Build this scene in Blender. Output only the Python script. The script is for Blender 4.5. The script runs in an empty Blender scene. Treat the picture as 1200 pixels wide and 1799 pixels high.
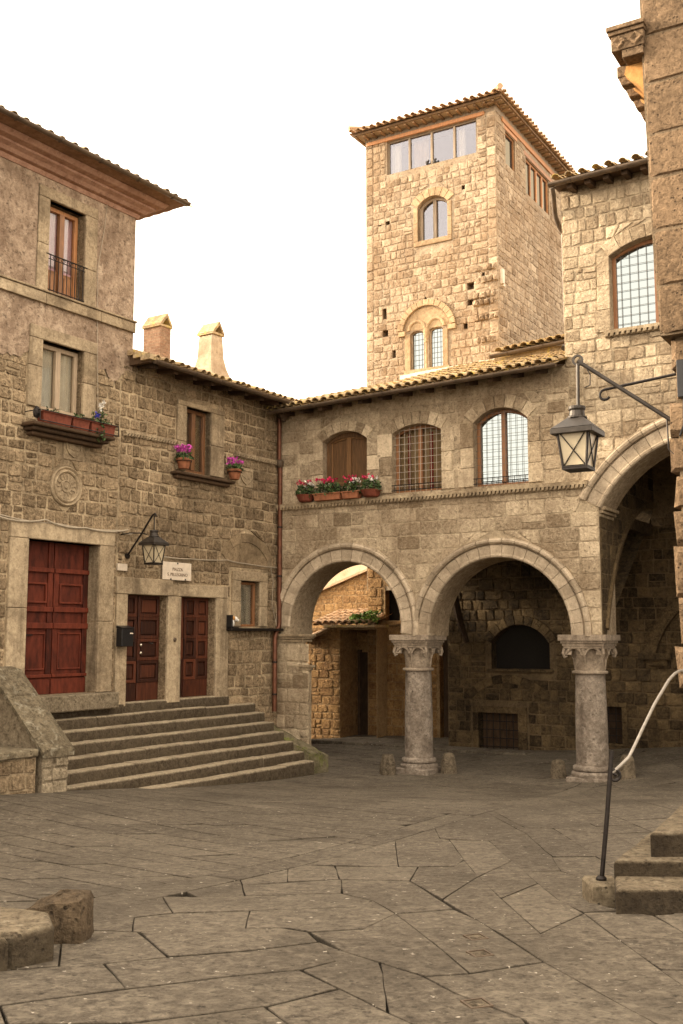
import bpy, bmesh, math, random
import numpy as np
from mathutils import Vector, Matrix
from mathutils.geometry import tessellate_polygon
R = math.radians
scene = bpy.context.scene
col = scene.collection
rnd = random.Random(7)

# ------------------------------------------------------------------ camera
EYE = 2.8                                   # camera height over the column bases (m)
FPX = 1850.0                                # focal length in pixels of the 1799 px high photograph
TH = math.atan(217 / FPX)
cam_d = bpy.data.cameras.new('camera'); cam = bpy.data.objects.new('camera', cam_d); col.objects.link(cam)
cam.location = (0, 0, EYE); cam.rotation_euler = (R(90) + TH, 0, 0)
cam_d.sensor_fit = 'VERTICAL'; cam_d.sensor_height = 24.0; cam_d.lens = 24.0 * FPX / 1799
cam_d.clip_start = 0.1; cam_d.clip_end = 500
scene.camera = cam
# ------------------------------------------------------------------ sky, sun, exposure
SUN_EL = R(21); SUN_DIR = Vector((-0.95, 0.31, 0)).normalized()      # hazy sun, back left
world = bpy.data.worlds.new('World'); scene.world = world; world.use_nodes = True
wn = world.node_tree.nodes; wl = world.node_tree.links
sky = wn.new('ShaderNodeTexSky'); sky.sky_type = 'NISHITA'; sky.sun_disc = False
sky.sun_elevation = SUN_EL; sky.sun_rotation = math.atan2(SUN_DIR.x, SUN_DIR.y)
sky.air_density = 1.0; sky.dust_density = 6.0; sky.ozone_density = 0.6
hs = wn.new('ShaderNodeHueSaturation'); hs.inputs['Saturation'].default_value = 0.12
tintn = wn.new('ShaderNodeMix'); tintn.data_type = 'RGBA'; tintn.blend_type = 'MULTIPLY'; tintn.inputs[0].default_value = 1.0
tintn.inputs[7].default_value = (1.0, 0.88, 0.735, 1)                # thin warm overcast
bg = wn['Background']; bg.inputs['Strength'].default_value = 0.15
ovc = wn.new('ShaderNodeMix'); ovc.data_type = 'RGBA'; ovc.inputs[0].default_value = 0.55; ovc.inputs[7].default_value = (6.0, 6.0, 6.0, 1)   # cloud veil
wl.new(sky.outputs[0], hs.inputs['Color']); wl.new(hs.outputs[0], ovc.inputs[6]); wl.new(ovc.outputs[2], tintn.inputs[6]); wl.new(tintn.outputs[2], bg.inputs['Color'])
sun_d = bpy.data.lights.new('sun', 'SUN'); sun = bpy.data.objects.new('sun', sun_d); col.objects.link(sun)
sun_d.energy = 1.5; sun_d.angle = R(10); sun_d.color = (1.0, 0.83, 0.60)
sv = Vector((SUN_DIR.x * math.cos(SUN_EL), SUN_DIR.y * math.cos(SUN_EL), math.sin(SUN_EL)))
sun.rotation_euler = (-sv).to_track_quat('-Z', 'Y').to_euler()
scene.view_settings.view_transform = 'Standard'; scene.view_settings.look = 'None'
scene.view_settings.exposure = 2.35; scene.view_settings.gamma = 1.0

# ------------------------------------------------------------------ survey helpers: measured directions of the photograph -> metres
CT, ST = math.cos(TH), math.sin(TH)
def ray(px, py):
    cx = (px - 600) / FPX; cy = (899.5 - py) / FPX
    d = (cx, CT - cy * ST, ST + cy * CT)
    return (d[0] / d[1], 1.0, d[2] / d[1])
class Frame:
    """vertical plane; local x runs along it, local y into the wall, z up"""
    def __init__(s, O, D):
        n = math.hypot(*D); s.O = (O[0], O[1]); s.D = (D[0] / n, D[1] / n); s.I = (-s.D[1], s.D[0])
        s.ang = math.atan2(s.D[1], s.D[0])
    def px(s, px, py, y=0.0):
        d = ray(px, py); ox = s.O[0] + s.I[0] * y; oy = s.O[1] + s.I[1] * y
        det = d[0] * -s.D[1] + s.D[0] * d[1]
        t = (ox * -s.D[1] + s.D[0] * oy) / det; u = (d[0] * oy - d[1] * ox) / det
        return u, EYE + t * d[2]
    def xy(s, u, y): return (s.O[0] + s.D[0] * u + s.I[0] * y, s.O[1] + s.D[1] * u + s.I[1] * y)
    def mat(s, org=(0, 0, 0)):
        x, y = s.xy(org[0], org[1]); return Matrix.Translation((x, y, org[2])) @ Matrix.Rotation(s.ang, 4, 'Z')
W = Frame((0, 0), (1, 0))
C0 = (-.0607 * 23.7, 23.7)
L = Frame(C0, (1230, 1863))                  # the houses on the left
F = Frame(C0, (3100, -1863))                 # the arcaded front
S = Frame(F.xy(7.39, 0), F.I)                # cross wall inside the loggia
TR = Frame(F.xy(3.30, 5.2), F.I)             # right side of the tower
NBX = ray(1195, 1400)[0] * 9.5
N = Frame((NBX, 9.5), F.D)                   # the near house on the right

# ------------------------------------------------------------------ ground height
gp = []
def g_add(fr, u, y, z): x, yy = fr.xy(u, y); gp.append((x, yy, z))
for u, y, z in ((-1.1, -1.8, -.01), (-5.2, -1.7, .21), (-7.5, -1.7, .43), (-10, -1.7, .6)): g_add(L, u, y, z)
for u, y, z in ((3.4, -.1, -.01), (7.0, -.1, .05), (2.3, 4, .12), (5, 4, .2), (7.6, 4, .42), (.3, 5.2, .25), (-1.2, 4.6, .1), (.8, 0, .0), (10.5, 3, .55), (10, -.5, .35)): g_add(F, u, y, z)
gp += [(2.16, 8.6, .84), (0, 4.75, 1.08), (-1.58, 6.5, .99), (1.9, 7.2, .93), (-4, 7, 1.0), (4, 6, 1.05), (0, 0, 1.2), (-8, 2, 1.25), (8, 2, 1.25), (0, 12, .56), (-4, 12, .62), (4.5, 12, .66)]
_P = np.array(gp); _A = np.c_[_P[:, :2], np.ones(len(_P))]
_pl = np.linalg.lstsq(_A, _P[:, 2], rcond=None)[0]
_res = _P[:, 2] - _A @ _pl
_d2 = ((_P[:, None, :2] - _P[None, :, :2]) ** 2).sum(2); SIG = 3.0
_K = np.exp(-_d2 / (2 * SIG ** 2)) + 0.06 * np.eye(len(_P)); _w = np.linalg.solve(_K, _res)
def gz(x, y):
    k = np.exp(-((_P[:, 0] - x) ** 2 + (_P[:, 1] - y) ** 2) / (2 * SIG ** 2))
    return float(_pl[0] * x + _pl[1] * y + _pl[2] + k @ _w)
def gpx(px, py, h=0.0):
    d = ray(px, py); lo, hi = 1.0, 60.0
    f = lambda t: EYE + t * d[2] - gz(t * d[0], t) - h
    for _ in range(50):
        m = (lo + hi) / 2
        if f(m) > 0: lo = m
        else: hi = m
    return lo * d[0], lo

# ------------------------------------------------------------------ mesh builder
class MB:
    def __init__(s): s.v = []; s.f = []; s.t = []; s.m = []
    def add(s, verts, faces, tint=0.5, mort=0.0):
        n = len(s.v); s.v += [tuple(p) for p in verts]; s.f += [tuple(i + n for i in f) for f in faces]
        s.t += [tint] * len(verts); s.m += [mort] * len(verts)
    def box(s, u0, u1, y0, y1, z0, z1, tint=None, mort=0.0):
        if tint is None: tint = rnd.random()
        s.add([(u0, y0, z0), (u1, y0, z0), (u1, y1, z0), (u0, y1, z0), (u0, y0, z1), (u1, y0, z1), (u1, y1, z1), (u0, y1, z1)],
              [(0, 1, 5, 4), (1, 2, 6, 5), (2, 3, 7, 6), (3, 0, 4, 7), (4, 5, 6, 7), (3, 2, 1, 0)], tint, mort)
    def hexa(s, p, tint=None):            # 4 bottom points, 4 top points
        if tint is None: tint = rnd.random()
        s.add(p, [(0, 1, 5, 4), (1, 2, 6, 5), (2, 3, 7, 6), (3, 0, 4, 7), (4, 5, 6, 7), (3, 2, 1, 0)], tint)
    def prism(s, poly, y0, y1, tint=None, caps=True, mort=0.0):   # polygon in (u, z)
        if tint is None: tint = rnd.random()
        n = len(poly); v = [(u, y0, z) for u, z in poly] + [(u, y1, z) for u, z in poly]
        f = [(i, (i + 1) % n, n + (i + 1) % n, n + i) for i in range(n)]
        if caps: f += [tuple(range(n)), tuple(range(2 * n - 1, n - 1, -1))]
        s.add(v, f, tint, mort)
    def ring(s, pa, pb, y0, y1, tint=None):     # frame between two outlines with the same number of points
        if tint is None: tint = rnd.random()
        n = len(pa); v = [(u, y0, z) for u, z in pa] + [(u, y0, z) for u, z in pb] + [(u, y1, z) for u, z in pa] + [(u, y1, z) for u, z in pb]
        f = []
        for i in range(n):
            j = (i + 1) % n
            f += [(i, j, n + j, n + i), (2 * n + i, 2 * n + j, j, i), (n + i, n + j, 3 * n + j, 3 * n + i), (3 * n + i, 3 * n + j, 2 * n + j, 2 * n + i)]
        s.add(v, f, tint)
    def plate(s, outer, holes, y, tint=0.5, mort=1.0):
        lst = [[Vector((u, z, 0)) for u, z in q] for q in [outer] + holes]
        flat = [p for q in [outer] + holes for p in q]
        s.add([(u, y, z) for u, z in flat], [t for t in tessellate_polygon(lst)], tint, mort)
    def tube(s, pts, r, n=8, tint=None, caps=True):
        if tint is None: tint = rnd.random()
        pts = [Vector(p) for p in pts]; rs = r if isinstance(r, (list, tuple)) else [r] * len(pts)
        v = []; f = []; ref = None
        for i, p in enumerate(pts):
            a = pts[max(0, i - 1)]; b = pts[min(len(pts) - 1, i + 1)]; d = (b - a)
            if d.length < 1e-9: d = Vector((0, 0, 1))
            d.normalize()
            if ref is None: ref = Vector((0, 0, 1)) if abs(d.z) < .9 else Vector((1, 0, 0))
            x = d.cross(ref).normalized(); yv = x.cross(d).normalized(); ref = yv
            for k in range(n):
                a_ = 2 * math.pi * k / n; v.append(p + (x * math.cos(a_) + yv * math.sin(a_)) * rs[i])
        for i in range(len(pts) - 1):
            for k in range(n):
                k2 = (k + 1) % n; f.append((i * n + k, i * n + k2, (i + 1) * n + k2, (i + 1) * n + k))
        if caps: f += [tuple(range(n)), tuple(range(len(v) - 1, len(v) - n - 1, -1))]
        s.add(v, f, tint)
    def lathe(s, prof, cx, cy, n=32, tint=0.5):     # profile (r, z)
        v = []; f = []; m = len(prof)
        for k in range(n):
            a = 2 * math.pi * k / n
            for r, z in prof: v.append((cx + r * math.cos(a), cy + r * math.sin(a), z))
        for k in range(n):
            k2 = (k + 1) % n
            for i in range(m - 1): f.append((k * m + i, k2 * m + i, k2 * m + i + 1, k * m + i + 1))
        f += [tuple(k * m for k in range(n))[::-1], tuple(k * m + m - 1 for k in range(n))]
        s.add(v, f, tint)
    def sweep_arc(s, cu, cz, a0, a1, prof, n=4, tint=None):    # profile (r, y), swept round an arch
        if tint is None: tint = rnd.random()
        m = len(prof); v = []; f = []
        for k in range(n + 1):
            a = a0 + (a1 - a0) * k / n
            for r, y in prof: v.append((cu + r * math.cos(a), y, cz + r * math.sin(a)))
        for k in range(n):
            for i in range(m - 1): f.append((k * m + i, k * m + i + 1, (k + 1) * m + i + 1, (k + 1) * m + i))
        f += [tuple(range(m)), tuple(range(n * m + m - 1, n * m - 1, -1))]
        s.add(v, f, tint)
    def blob(s, c, rx, ry, rz, tint=0.5, n=10, m=7, rough=0.12, flat=None):
        v = []; f = []
        for i in range(m + 1):
            th = math.pi * i / m
            for k in range(n):
                a = 2 * math.pi * k / n; q = 1 + rnd.uniform(-rough, rough)
                z = math.cos(th) * rz * q
                if flat is not None and z < flat: z = flat
                v.append((c[0] + rx * math.sin(th) * math.cos(a) * q, c[1] + ry * math.sin(th) * math.sin(a) * q, c[2] + z))
        for i in range(m):
            for k in range(n):
                k2 = (k + 1) % n; f.append((i * n + k, (i + 1) * n + k, (i + 1) * n + k2, i * n + k2))
        s.add(v, f, tint)
    def leafquad(s, p, size, tint):
        d = Vector((rnd.gauss(0, 1), rnd.gauss(0, 1), rnd.gauss(0, 1))).normalized(); e = d.orthogonal().normalized()
        e.rotate(Matrix.Rotation(rnd.uniform(0, 6.28), 3, d)); g = d.cross(e); p = Vector(p)
        s.add([p - e * size, p - g * size * .45, p + e * size, p + g * size * .45], [(0, 1, 2, 3)], tint)
    def build(s, name, mat, parent=None, frame=None, org=None, smooth=False, bevel=0.0):
        if org is None: org = tuple(parent['_o']) if parent is not None else (0, 0, 0)
        me = bpy.data.meshes.new(name)
        me.from_pydata([(a - org[0], b - org[1], c - org[2]) for a, b, c in s.v], [], s.f); me.update()
        at = me.attributes.new('tint', 'FLOAT', 'POINT'); at.data.foreach_set('value', s.t)
        am = me.attributes.new('mort', 'FLOAT', 'POINT'); am.data.foreach_set('value', s.m)
        if bevel > 0 or True:
            bm = bmesh.new(); bm.from_mesh(me)
            bmesh.ops.recalc_face_normals(bm, faces=bm.faces)
            if bevel > 0:
                es = [e for e in bm.edges if len(e.link_faces) == 2 and e.calc_face_angle(0) > R(35)]
                bmesh.ops.bevel(bm, geom=es, offset=bevel, segments=1, affect='EDGES', clamp_overlap=True)
            bm.to_mesh(me); bm.free()
        if smooth:
            for p in me.polygons: p.use_smooth = True
            try: me.set_sharp_from_angle(angle=R(40))
            except Exception: pass
        me.materials.append(mat)
        o = bpy.data.objects.new(name, me); col.objects.link(o)
        if parent is not None:
            o.parent = parent; o['_o'] = org
        else:
            o['_o'] = org
            if frame is not None: o.matrix_world = frame.mat(org)
        return o
def thing(name, label, cat, frame, org=(0, 0, 0), group=None):
    o = bpy.data.objects.new(name, None); col.objects.link(o); o.empty_display_size = .3
    o.matrix_world = frame.mat(org); o['_o'] = org; o['label'] = label; o['category'] = cat
    if group: o['group'] = group
    return o
def tag(o, label, cat, group=None):
    o['label'] = label; o['category'] = cat
    if group: o['group'] = group
    return o
def struct(o): o['kind'] = 'structure'; return o

# ------------------------------------------------------------------ outlines
def rect(u0, u1, z0, z1): return [(u0, z0), (u1, z0), (u1, z1), (u0, z1)]
def circ3(a, b, c):
    ax, ay = a; bx, by = b; cx, cy = c
    d = 2 * (ax * (by - cy) + bx * (cy - ay) + cx * (ay - by))
    ux = ((ax * ax + ay * ay) * (by - cy) + (bx * bx + by * by) * (cy - ay) + (cx * cx + cy * cy) * (ay - by)) / d
    uy = ((ax * ax + ay * ay) * (cx - bx) + (bx * bx + by * by) * (ax - cx) + (cx * cx + cy * cy) * (bx - ax)) / d
    return ux, uy, math.hypot(ax - ux, ay - uy)
def seg_arch(u0, u1, z0, zs, za, n=14):
    cu, cz, r = circ3((u0, zs), ((u0 + u1) / 2, za), (u1, zs))
    a0 = math.atan2(zs - cz, u1 - cu); a1 = math.atan2(zs - cz, u0 - cu)
    return [(u0, z0), (u1, z0)] + [(cu + r * math.cos(a0 + (a1 - a0) * i / n), cz + r * math.sin(a0 + (a1 - a0) * i / n)) for i in range(n + 1)]
def round_arch(cu, cz, r, z0, n=28): return [(cu - r, z0), (cu + r, z0)] + [(cu + r * math.cos(math.pi * i / n), cz + r * math.sin(math.pi * i / n)) for i in range(n + 1)]
def span(poly, z, ax=1):
    xs = []; n = len(poly); o = 1 - ax
    for i in range(n):
        p = poly[i]; q = poly[(i + 1) % n]
        if (p[ax] - z) * (q[ax] - z) <= 0 and abs(p[ax] - q[ax]) > 1e-9:
            t = (z - p[ax]) / (q[ax] - p[ax]); xs.append(p[o] + t * (q[o] - p[o]))
    return (min(xs), max(xs)) if xs else None
class Hole:
    def __init__(s, poly, arch=False):
        s.p = poly; s.arch = arch; s.z0 = min(z for _, z in poly); s.z1 = max(z for _, z in poly)
        s.u0 = min(u for u, _ in poly); s.u1 = max(u for u, _ in poly)
def stone(mb, bl, br, tr, tl, proud, jit, rg, inset=.02, y0=0.0, dark=0.12):
    q = [(u + rg.uniform(-jit, jit), z + rg.uniform(-jit, jit)) for u, z in (bl, br, tr, tl)]
    cu = sum(p[0] for p in q) / 4; cz = sum(p[1] for p in q) / 4
    wmin = min(q[1][0] - q[0][0], q[2][0] - q[3][0]) if True else 0
    if (q[1][0] + q[2][0] - q[0][0] - q[3][0]) < .05: return
    p = proud * rg.uniform(.45, 1.25)
    v = []
    for u, z in q: v.append((u, y0 + .006, z))
    # octagonal worn face
    inn = []
    for i in range(4):
        a = q[i]; b = q[(i + 1) % 4]
        for t in (.16, .84):
            u = a[0] + (b[0] - a[0]) * t; z = a[1] + (b[1] - a[1]) * t
            du = cu - u; dz = cz - z; d = math.hypot(du, dz) + 1e-6; k = min(inset * rg.uniform(.5, 1.4), d * .4)
            inn.append((u + du / d * k, y0 - p * rg.uniform(.75, 1.1), z + dz / d * k))
    v += inn; v.append((cu + rg.uniform(-.02, .02), y0 - p * rg.uniform(1.0, 1.35), cz))
    f = []
    for i in range(4):
        j = (i + 1) % 4; a = 4 + 2 * i; b = 5 + 2 * i; c2 = 4 + (2 * i + 2) % 8
        f += [(i, j, b, a), (j, c2, b)]
    for i in range(8): f.append((4 + i, 4 + (i + 1) % 8, 12))
    t = rg.gauss(.5, .2)
    if rg.random() < dark: t -= .35
    mb.add(v, f, min(1, max(0, t)), 0.0)
def masonry(mb, u0, u1, z0, z1, holes=(), ch=(.2, .3), cw=(.18, .42), proud=.022, gap=.012, jit=.010, seed=1, y0=0.0, split=.08, top=None, left=None, dark=.12, wave=0.0):
    rg = random.Random(seed); z = z0; g = gap / 2
    while z < z1 - .02:
        h = rg.uniform(*ch); zt = z + h
        if z1 - zt < ch[0] * .6: zt = z1
        bl = []
        for H in holes:
            if H.z1 <= z + .003 or H.z0 >= zt - .003: continue
            if not H.arch:
                ov = (min(zt, H.z1) - max(z, H.z0)) / (zt - z)
                if ov < .35: continue
                bl.append((H.u0, H.u1, H.u0, H.u1))
            else:
                sb = span(H.p, max(z, H.z0 + 1e-3)); st = span(H.p, min(zt, H.z1 - 1e-3))
                if sb is None or st is None: continue
                if zt > H.z1:
                    if (H.z1 - z) < .3 * (zt - z): continue
                    m = (st[0] + st[1]) / 2; st = (m - .1, m + .1)
                bl.append((sb[0], sb[1], st[0], st[1]))
        bl.sort()
        ul = u0 if left is None else left((z + zt) / 2)
        segs = []; cb = ct = ul
        for a, b, c, d in bl:
            if (a - cb) + (c - ct) > .1: segs.append((cb, a, ct, c))
            cb = max(cb, b); ct = max(ct, d)
        if (u1 - cb) + (u1 - ct) > .1: segs.append((cb, u1, ct, u1))
        for ab, bb, at_, bt in segs:
            lo = min(ab, at_); hi = max(bb, bt); js = [lo]; x = lo
            while True:
                x += rg.uniform(*cw) * (1.35 if rg.random() < .2 else 1)
                if hi - x < cw[0] * .8: break
                js.append(x)
            js.append(hi)
            cl = lambda v, a, b: min(max(v, a), b)
            for i in range(len(js) - 1):
                l_, r_ = js[i], js[i + 1]
                B = (cl(l_, ab, bb), cl(r_, ab, bb)); T = (cl(l_, at_, bt), cl(r_, at_, bt))
                if (B[1] - B[0]) + (T[1] - T[0]) < .08: continue
                zt2 = zt; zb2 = z
                wv = lambda u: wave * math.sin(u * 1.7 + z * 3.1) if wave else 0
                if top is not None:
                    m = (l_ + r_) / 2; tz = top(m)
                    if z > tz - .05: continue
                    zt2 = min(zt, tz)
                def put(za, zb, Bm, Tm):
                    stone(mb, (Bm[0] + g, za + g + wv(Bm[0])), (Bm[1] - g, za + g + wv(Bm[1])), (Tm[1] - g, zb - g + wv(Tm[1])), (Tm[0] + g, zb - g + wv(Tm[0])), proud, jit, rg, y0=y0, dark=dark)
                if rg.random() < split and zt2 - zb2 > .2:
                    k = rg.uniform(.4, .6); zm = zb2 + (zt2 - zb2) * k
                    M_ = (B[0] + (T[0] - B[0]) * k, B[1] + (T[1] - B[1]) * k)
                    put(zb2, zm, B, M_); put(zm, zt2, M_, T)
                else: put(zb2, zt2, B, T)
        z = zt
def reveal(mb, poly, d, y0=0.0, tint=.35): mb.prism(poly, y0, d, tint, caps=False)

# ------------------------------------------------------------------ materials
def new_mat(name):
    m = bpy.data.materials.new(name); m.use_nodes = True
    return m, m.node_tree.nodes, m.node_tree.links, m.node_tree.nodes['Principled BSDF']
def mixc(n, l, fac, a, b, mode='MIX'):
    x = n.new('ShaderNodeMix'); x.data_type = 'RGBA'; x.blend_type = mode
    for sock, val in ((x.inputs[0], fac), (x.inputs[6], a), (x.inputs[7], b)):
        if hasattr(val, 'links'): l.new(val, sock)
        elif isinstance(val, (int, float)): sock.default_value = val
        else: sock.default_value = tuple(val) + (1,)
    return x.outputs[2]
def noise(n, l, scale, detail=5, rough=.6, vec=None, dist=0.0):
    t = n.new('ShaderNodeTexNoise'); t.inputs['Scale'].default_value = scale; t.inputs['Detail'].default_value = detail
    t.inputs['Roughness'].default_value = rough; t.inputs['Distortion'].default_value = dist
    if vec is not None: l.new(vec, t.inputs['Vector'])
    return t.outputs['Fac']
def ramp(n, l, src, stops):
    r = n.new('ShaderNodeValToRGB'); l.new(src, r.inputs[0]); e = r.color_ramp.elements
    while len(e) < len(stops): e.new(.5)
    for i, (p, c) in enumerate(stops):
        e[i].position = p; e[i].color = (c, c, c, 1) if isinstance(c, (int, float)) else tuple(c) + (1,)
    return r.outputs[0]
def math_n(n, l, op, a, b):
    m = n.new('ShaderNodeMath'); m.operation = op
    for s_, v in ((m.inputs[0], a), (m.inputs[1], b)):
        if hasattr(v, 'links'): l.new(v, s_)
        else: s_.default_value = v
    return m.outputs[0]
def stone_mat(name, dark, light, mortar, fine=28, bump=.5, dist=.02, stain=(.10, .075, .05), stain_amt=.45, stain_scale=.9, pits=.5, spots=None, spot_amt=0.0, spot_scale=6, rough=.9, mid=None, speck=.5, tw=.34, patch=0.0, streak=0.0, flecks=0.0):
    m, n, l, b = new_mat(name)
    pos = n.new('ShaderNodeNewGeometry').outputs['Position']
    at = n.new('ShaderNodeAttribute'); at.attribute_name = 'tint'; am = n.new('ShaderNodeAttribute'); am.attribute_name = 'mort'
    mid = mid or fine * .38
    nf = noise(n, l, fine, 6, .72, pos); nm = noise(n, l, mid, 6, .7, pos, .3); nl = noise(n, l, stain_scale, 7, .65, pos, .5)
    grain = math_n(n, l, 'ADD', math_n(n, l, 'MULTIPLY', nf, .45), math_n(n, l, 'MULTIPLY', nm, .55))
    fac = math_n(n, l, 'ADD', math_n(n, l, 'MULTIPLY', at.outputs['Fac'], tw), math_n(n, l, 'MULTIPLY', ramp(n, l, grain, [(.38, 0.0), (.62, 1.0)]), 1 - tw))
    c = mixc(n, l, ramp(n, l, fac, [(.17, 0.0), (.83, 1.0)]), dark, light)
    if spots is not None:
        ns = noise(n, l, spot_scale, 8, .7, pos, .6)
        c = mixc(n, l, math_n(n, l, 'MULTIPLY', ramp(n, l, ns, [(.53, 0.0), (.64, 1.0)]), spot_amt), c, spots)
    mc = mixc(n, l, ramp(n, l, grain, [(.36, 0.0), (.6, 1.0)]), tuple(x * .55 for x in mortar), mortar)
    if patch:        # pointing washed out in places
        mc = mixc(n, l, math_n(n, l, 'MULTIPLY', ramp(n, l, noise(n, l, .75, 5, .6, pos, .3), [(.42, 0.0), (.58, 1.0)]), patch), mc, tuple(x * .75 for x in dark))
    c = mixc(n, l, am.outputs['Fac'], c, mc)
    sf = math_n(n, l, 'MULTIPLY', ramp(n, l, nl, [(.45, 0.0), (.68, 1.0)]), stain_amt)
    c = mixc(n, l, sf, c, stain, 'MIX')
    if streak:       # rain streaks
        mp = n.new('ShaderNodeMapping'); mp.inputs['Scale'].default_value = (3.2, 3.2, .28); l.new(pos, mp.inputs[0])
        c = mixc(n, l, math_n(n, l, 'MULTIPLY', ramp(n, l, noise(n, l, 1.0, 6, .68, mp.outputs[0]), [(.52, 0.0), (.70, 1.0)]), streak), c, stain)
    if flecks:       # pale grit and litter
        c = mixc(n, l, math_n(n, l, 'MULTIPLY', ramp(n, l, noise(n, l, 16, 3, .6, pos), [(.68, 0.0), (.72, 1.0)]), flecks), c, (.50, .44, .35))
    # dark specks and weathered pores
    sp = ramp(n, l, noise(n, l, fine * .8, 4, .75, pos, .2), [(.30, 1.0), (.42, 0.0)])
    c = mixc(n, l, math_n(n, l, 'MULTIPLY', sp, speck), c, tuple(x * .3 for x in dark))
    if pits:
        v = n.new('ShaderNodeTexVoronoi'); v.inputs['Scale'].default_value = fine * .8; l.new(pos, v.inputs['Vector'])
        pf = ramp(n, l, v.outputs['Distance'], [(.15, 1.0), (.34, 0.0)])
        gate = ramp(n, l, noise(n, l, fine * .3, 3, .5, pos), [(.5, 0.0), (.62, 1.0)])
        pf = math_n(n, l, 'MULTIPLY', pf, gate)
        c = mixc(n, l, math_n(n, l, 'MULTIPLY', pf, pits), c, tuple(x * .3 for x in dark))
    l.new(c, b.inputs['Base Color']); b.inputs['Roughness'].default_value = rough; b.inputs['Specular IOR Level'].default_value = .2
    bp = n.new('ShaderNodeBump'); bp.inputs['Strength'].default_value = min(1.0, bump * 1.25); bp.inputs['Distance'].default_value = dist * 2.2
    h = math_n(n, l, 'ADD', math_n(n, l, 'MULTIPLY', nf, .35), nm); h = math_n(n, l, 'SUBTRACT', h, math_n(n, l, 'MULTIPLY', sp, .25))
    if pits: h = math_n(n, l, 'SUBTRACT', h, math_n(n, l, 'MULTIPLY', pf, .35))
    l.new(h, bp.inputs['Height']); l.new(bp.outputs[0], b.inputs['Normal'])
    return m
def plain_mat(name, base, rough=.5, metal=0.0, var=.25, scale=20, bump=.1, spec=.4, tintvar=.0, stretch=None):
    m, n, l, b = new_mat(name)
    tc = n.new('ShaderNodeTexCoord').outputs['Object']; vec = tc
    if stretch:
        mp = n.new('ShaderNodeMapping'); mp.inputs['Scale'].default_value = stretch; l.new(tc, mp.inputs[0]); vec = mp.outputs[0]
    nf = noise(n, l, scale, 6, .65, vec)
    at = n.new('ShaderNodeAttribute'); at.attribute_name = 'tint'
    f = math_n(n, l, 'ADD', nf, math_n(n, l, 'MULTIPLY', math_n(n, l, 'SUBTRACT', at.outputs['Fac'], .5), tintvar))
    c = mixc(n, l, ramp(n, l, f, [(.3, 0.0), (.7, 1.0)]), tuple(x * (1 - var) for x in base), tuple(min(1, x * (1 + var)) for x in base))
    l.new(c, b.inputs['Base Color']); b.inputs['Roughness'].default_value = rough; b.inputs['Metallic'].default_value = metal; b.inputs['Specular IOR Level'].default_value = spec
    bp = n.new('ShaderNodeBump'); bp.inputs['Strength'].default_value = bump; bp.inputs['Distance'].default_value = .01
    l.new(nf, bp.inputs['Height']); l.new(bp.outputs[0], b.inputs['Normal'])
    return m
def glass_mat(name, refl, through, tintc=(.9, .9, .88)):
    m, n, l, b = new_mat(name); n.remove(b); out = n['Material Output']
    g = n.new('ShaderNodeBsdfGlossy'); g.inputs['Roughness'].default_value = .03; g.inputs['Color'].default_value = (*tintc, 1)
    if through: t = n.new('ShaderNodeBsdfTransparent'); t.inputs[0].default_value = (.8, .8, .78, 1)
    else: t = n.new('ShaderNodeBsdfDiffuse'); t.inputs[0].default_value = (.02, .022, .022, 1)
    lw = n.new('ShaderNodeLayerWeight'); lw.inputs[0].default_value = .25
    f = math_n(n, l, 'ADD', math_n(n, l, 'MULTIPLY', lw.outputs['Fresnel'], .6), refl)
    nb = n.new('ShaderNodeBump'); nb.inputs['Strength'].default_value = .05; nb.inputs['Distance'].default_value = .02
    tc = n.new('ShaderNodeTexCoord').outputs['Object']; l.new(noise(n, l, 2.2, 2, .5, tc), nb.inputs['Height']); l.new(nb.outputs[0], g.inputs['Normal'])
    mx = n.new('ShaderNodeMixShader'); l.new(f, mx.inputs[0]); l.new(t.outputs[0], mx.inputs[1]); l.new(g.outputs[0], mx.inputs[2]); l.new(mx.outputs[0], out.inputs[0])
    return m
M = {}
M['left'] = stone_mat('tufa_brown', (.11, .074, .040), (.50, .37, .225), (.70, .54, .34), 30, .9, .022, (.070, .046, .025), .5, .8, .6, mid=14, patch=.55, streak=.35, tw=.38)
M['front'] = stone_mat('tufa_grey', (.20, .145, .088), (.66, .53, .36), (.60, .48, .32), 28, .85, .016, (.17, .112, .062), .55, .9, .45, tw=.55, patch=.4, streak=.45, mid=12)
M['tower'] = stone_mat('tufa_pale', (.18, .122, .072), (.53, .405, .275), (.52, .41, .285), 22, .8, .016, (.25, .155, .08), .6, .7, .45, tw=.5, streak=.4, patch=.4)
M['inner'] = stone_mat('tufa_inner_shaded', (.028, .018, .009), (.185, .127, .063), (.20, .14, .076), 26, .9, .024, (.013, .009, .005), .55, 1.1, .5, tw=.5)  # stone colour darkened so the loggia looks deeper in shade
M['court'] = stone_mat('tufa_orange', (.20, .105, .04), (.45, .27, .11), (.42, .27, .13), 26, .8, .03, (.10, .05, .02), .5, 1.4, .5)
M['near'] = stone_mat('tufa_near', (.10, .064, .035), (.275, .182, .105), (.25, .18, .11), 34, .9, .014, (.09, .058, .032), .45, 1.6, .8)
M['trim'] = stone_mat('peperino_trim', (.25, .185, .112), (.49, .385, .25), (.40, .325, .22), 34, .5, .01, (.085, .058, .034), .7, 1.5, .25, streak=.6)
M['arch'] = stone_mat('peperino_arch', (.30, .235, .16), (.56, .45, .32), (.42, .34, .24), 34, .5, .01, (.15, .11, .07), .55, 2.0, .25, tw=.55, streak=.3)
M['column'] = stone_mat('peperino_column', (.14, .112, .084), (.37, .305, .238), (.4, .3, .2), 22, .8, .016, (.10, .072, .05), .65, 2.2, .5, spots=(.46, .385, .305), spot_amt=.6, spot_scale=7, streak=.5)
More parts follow.
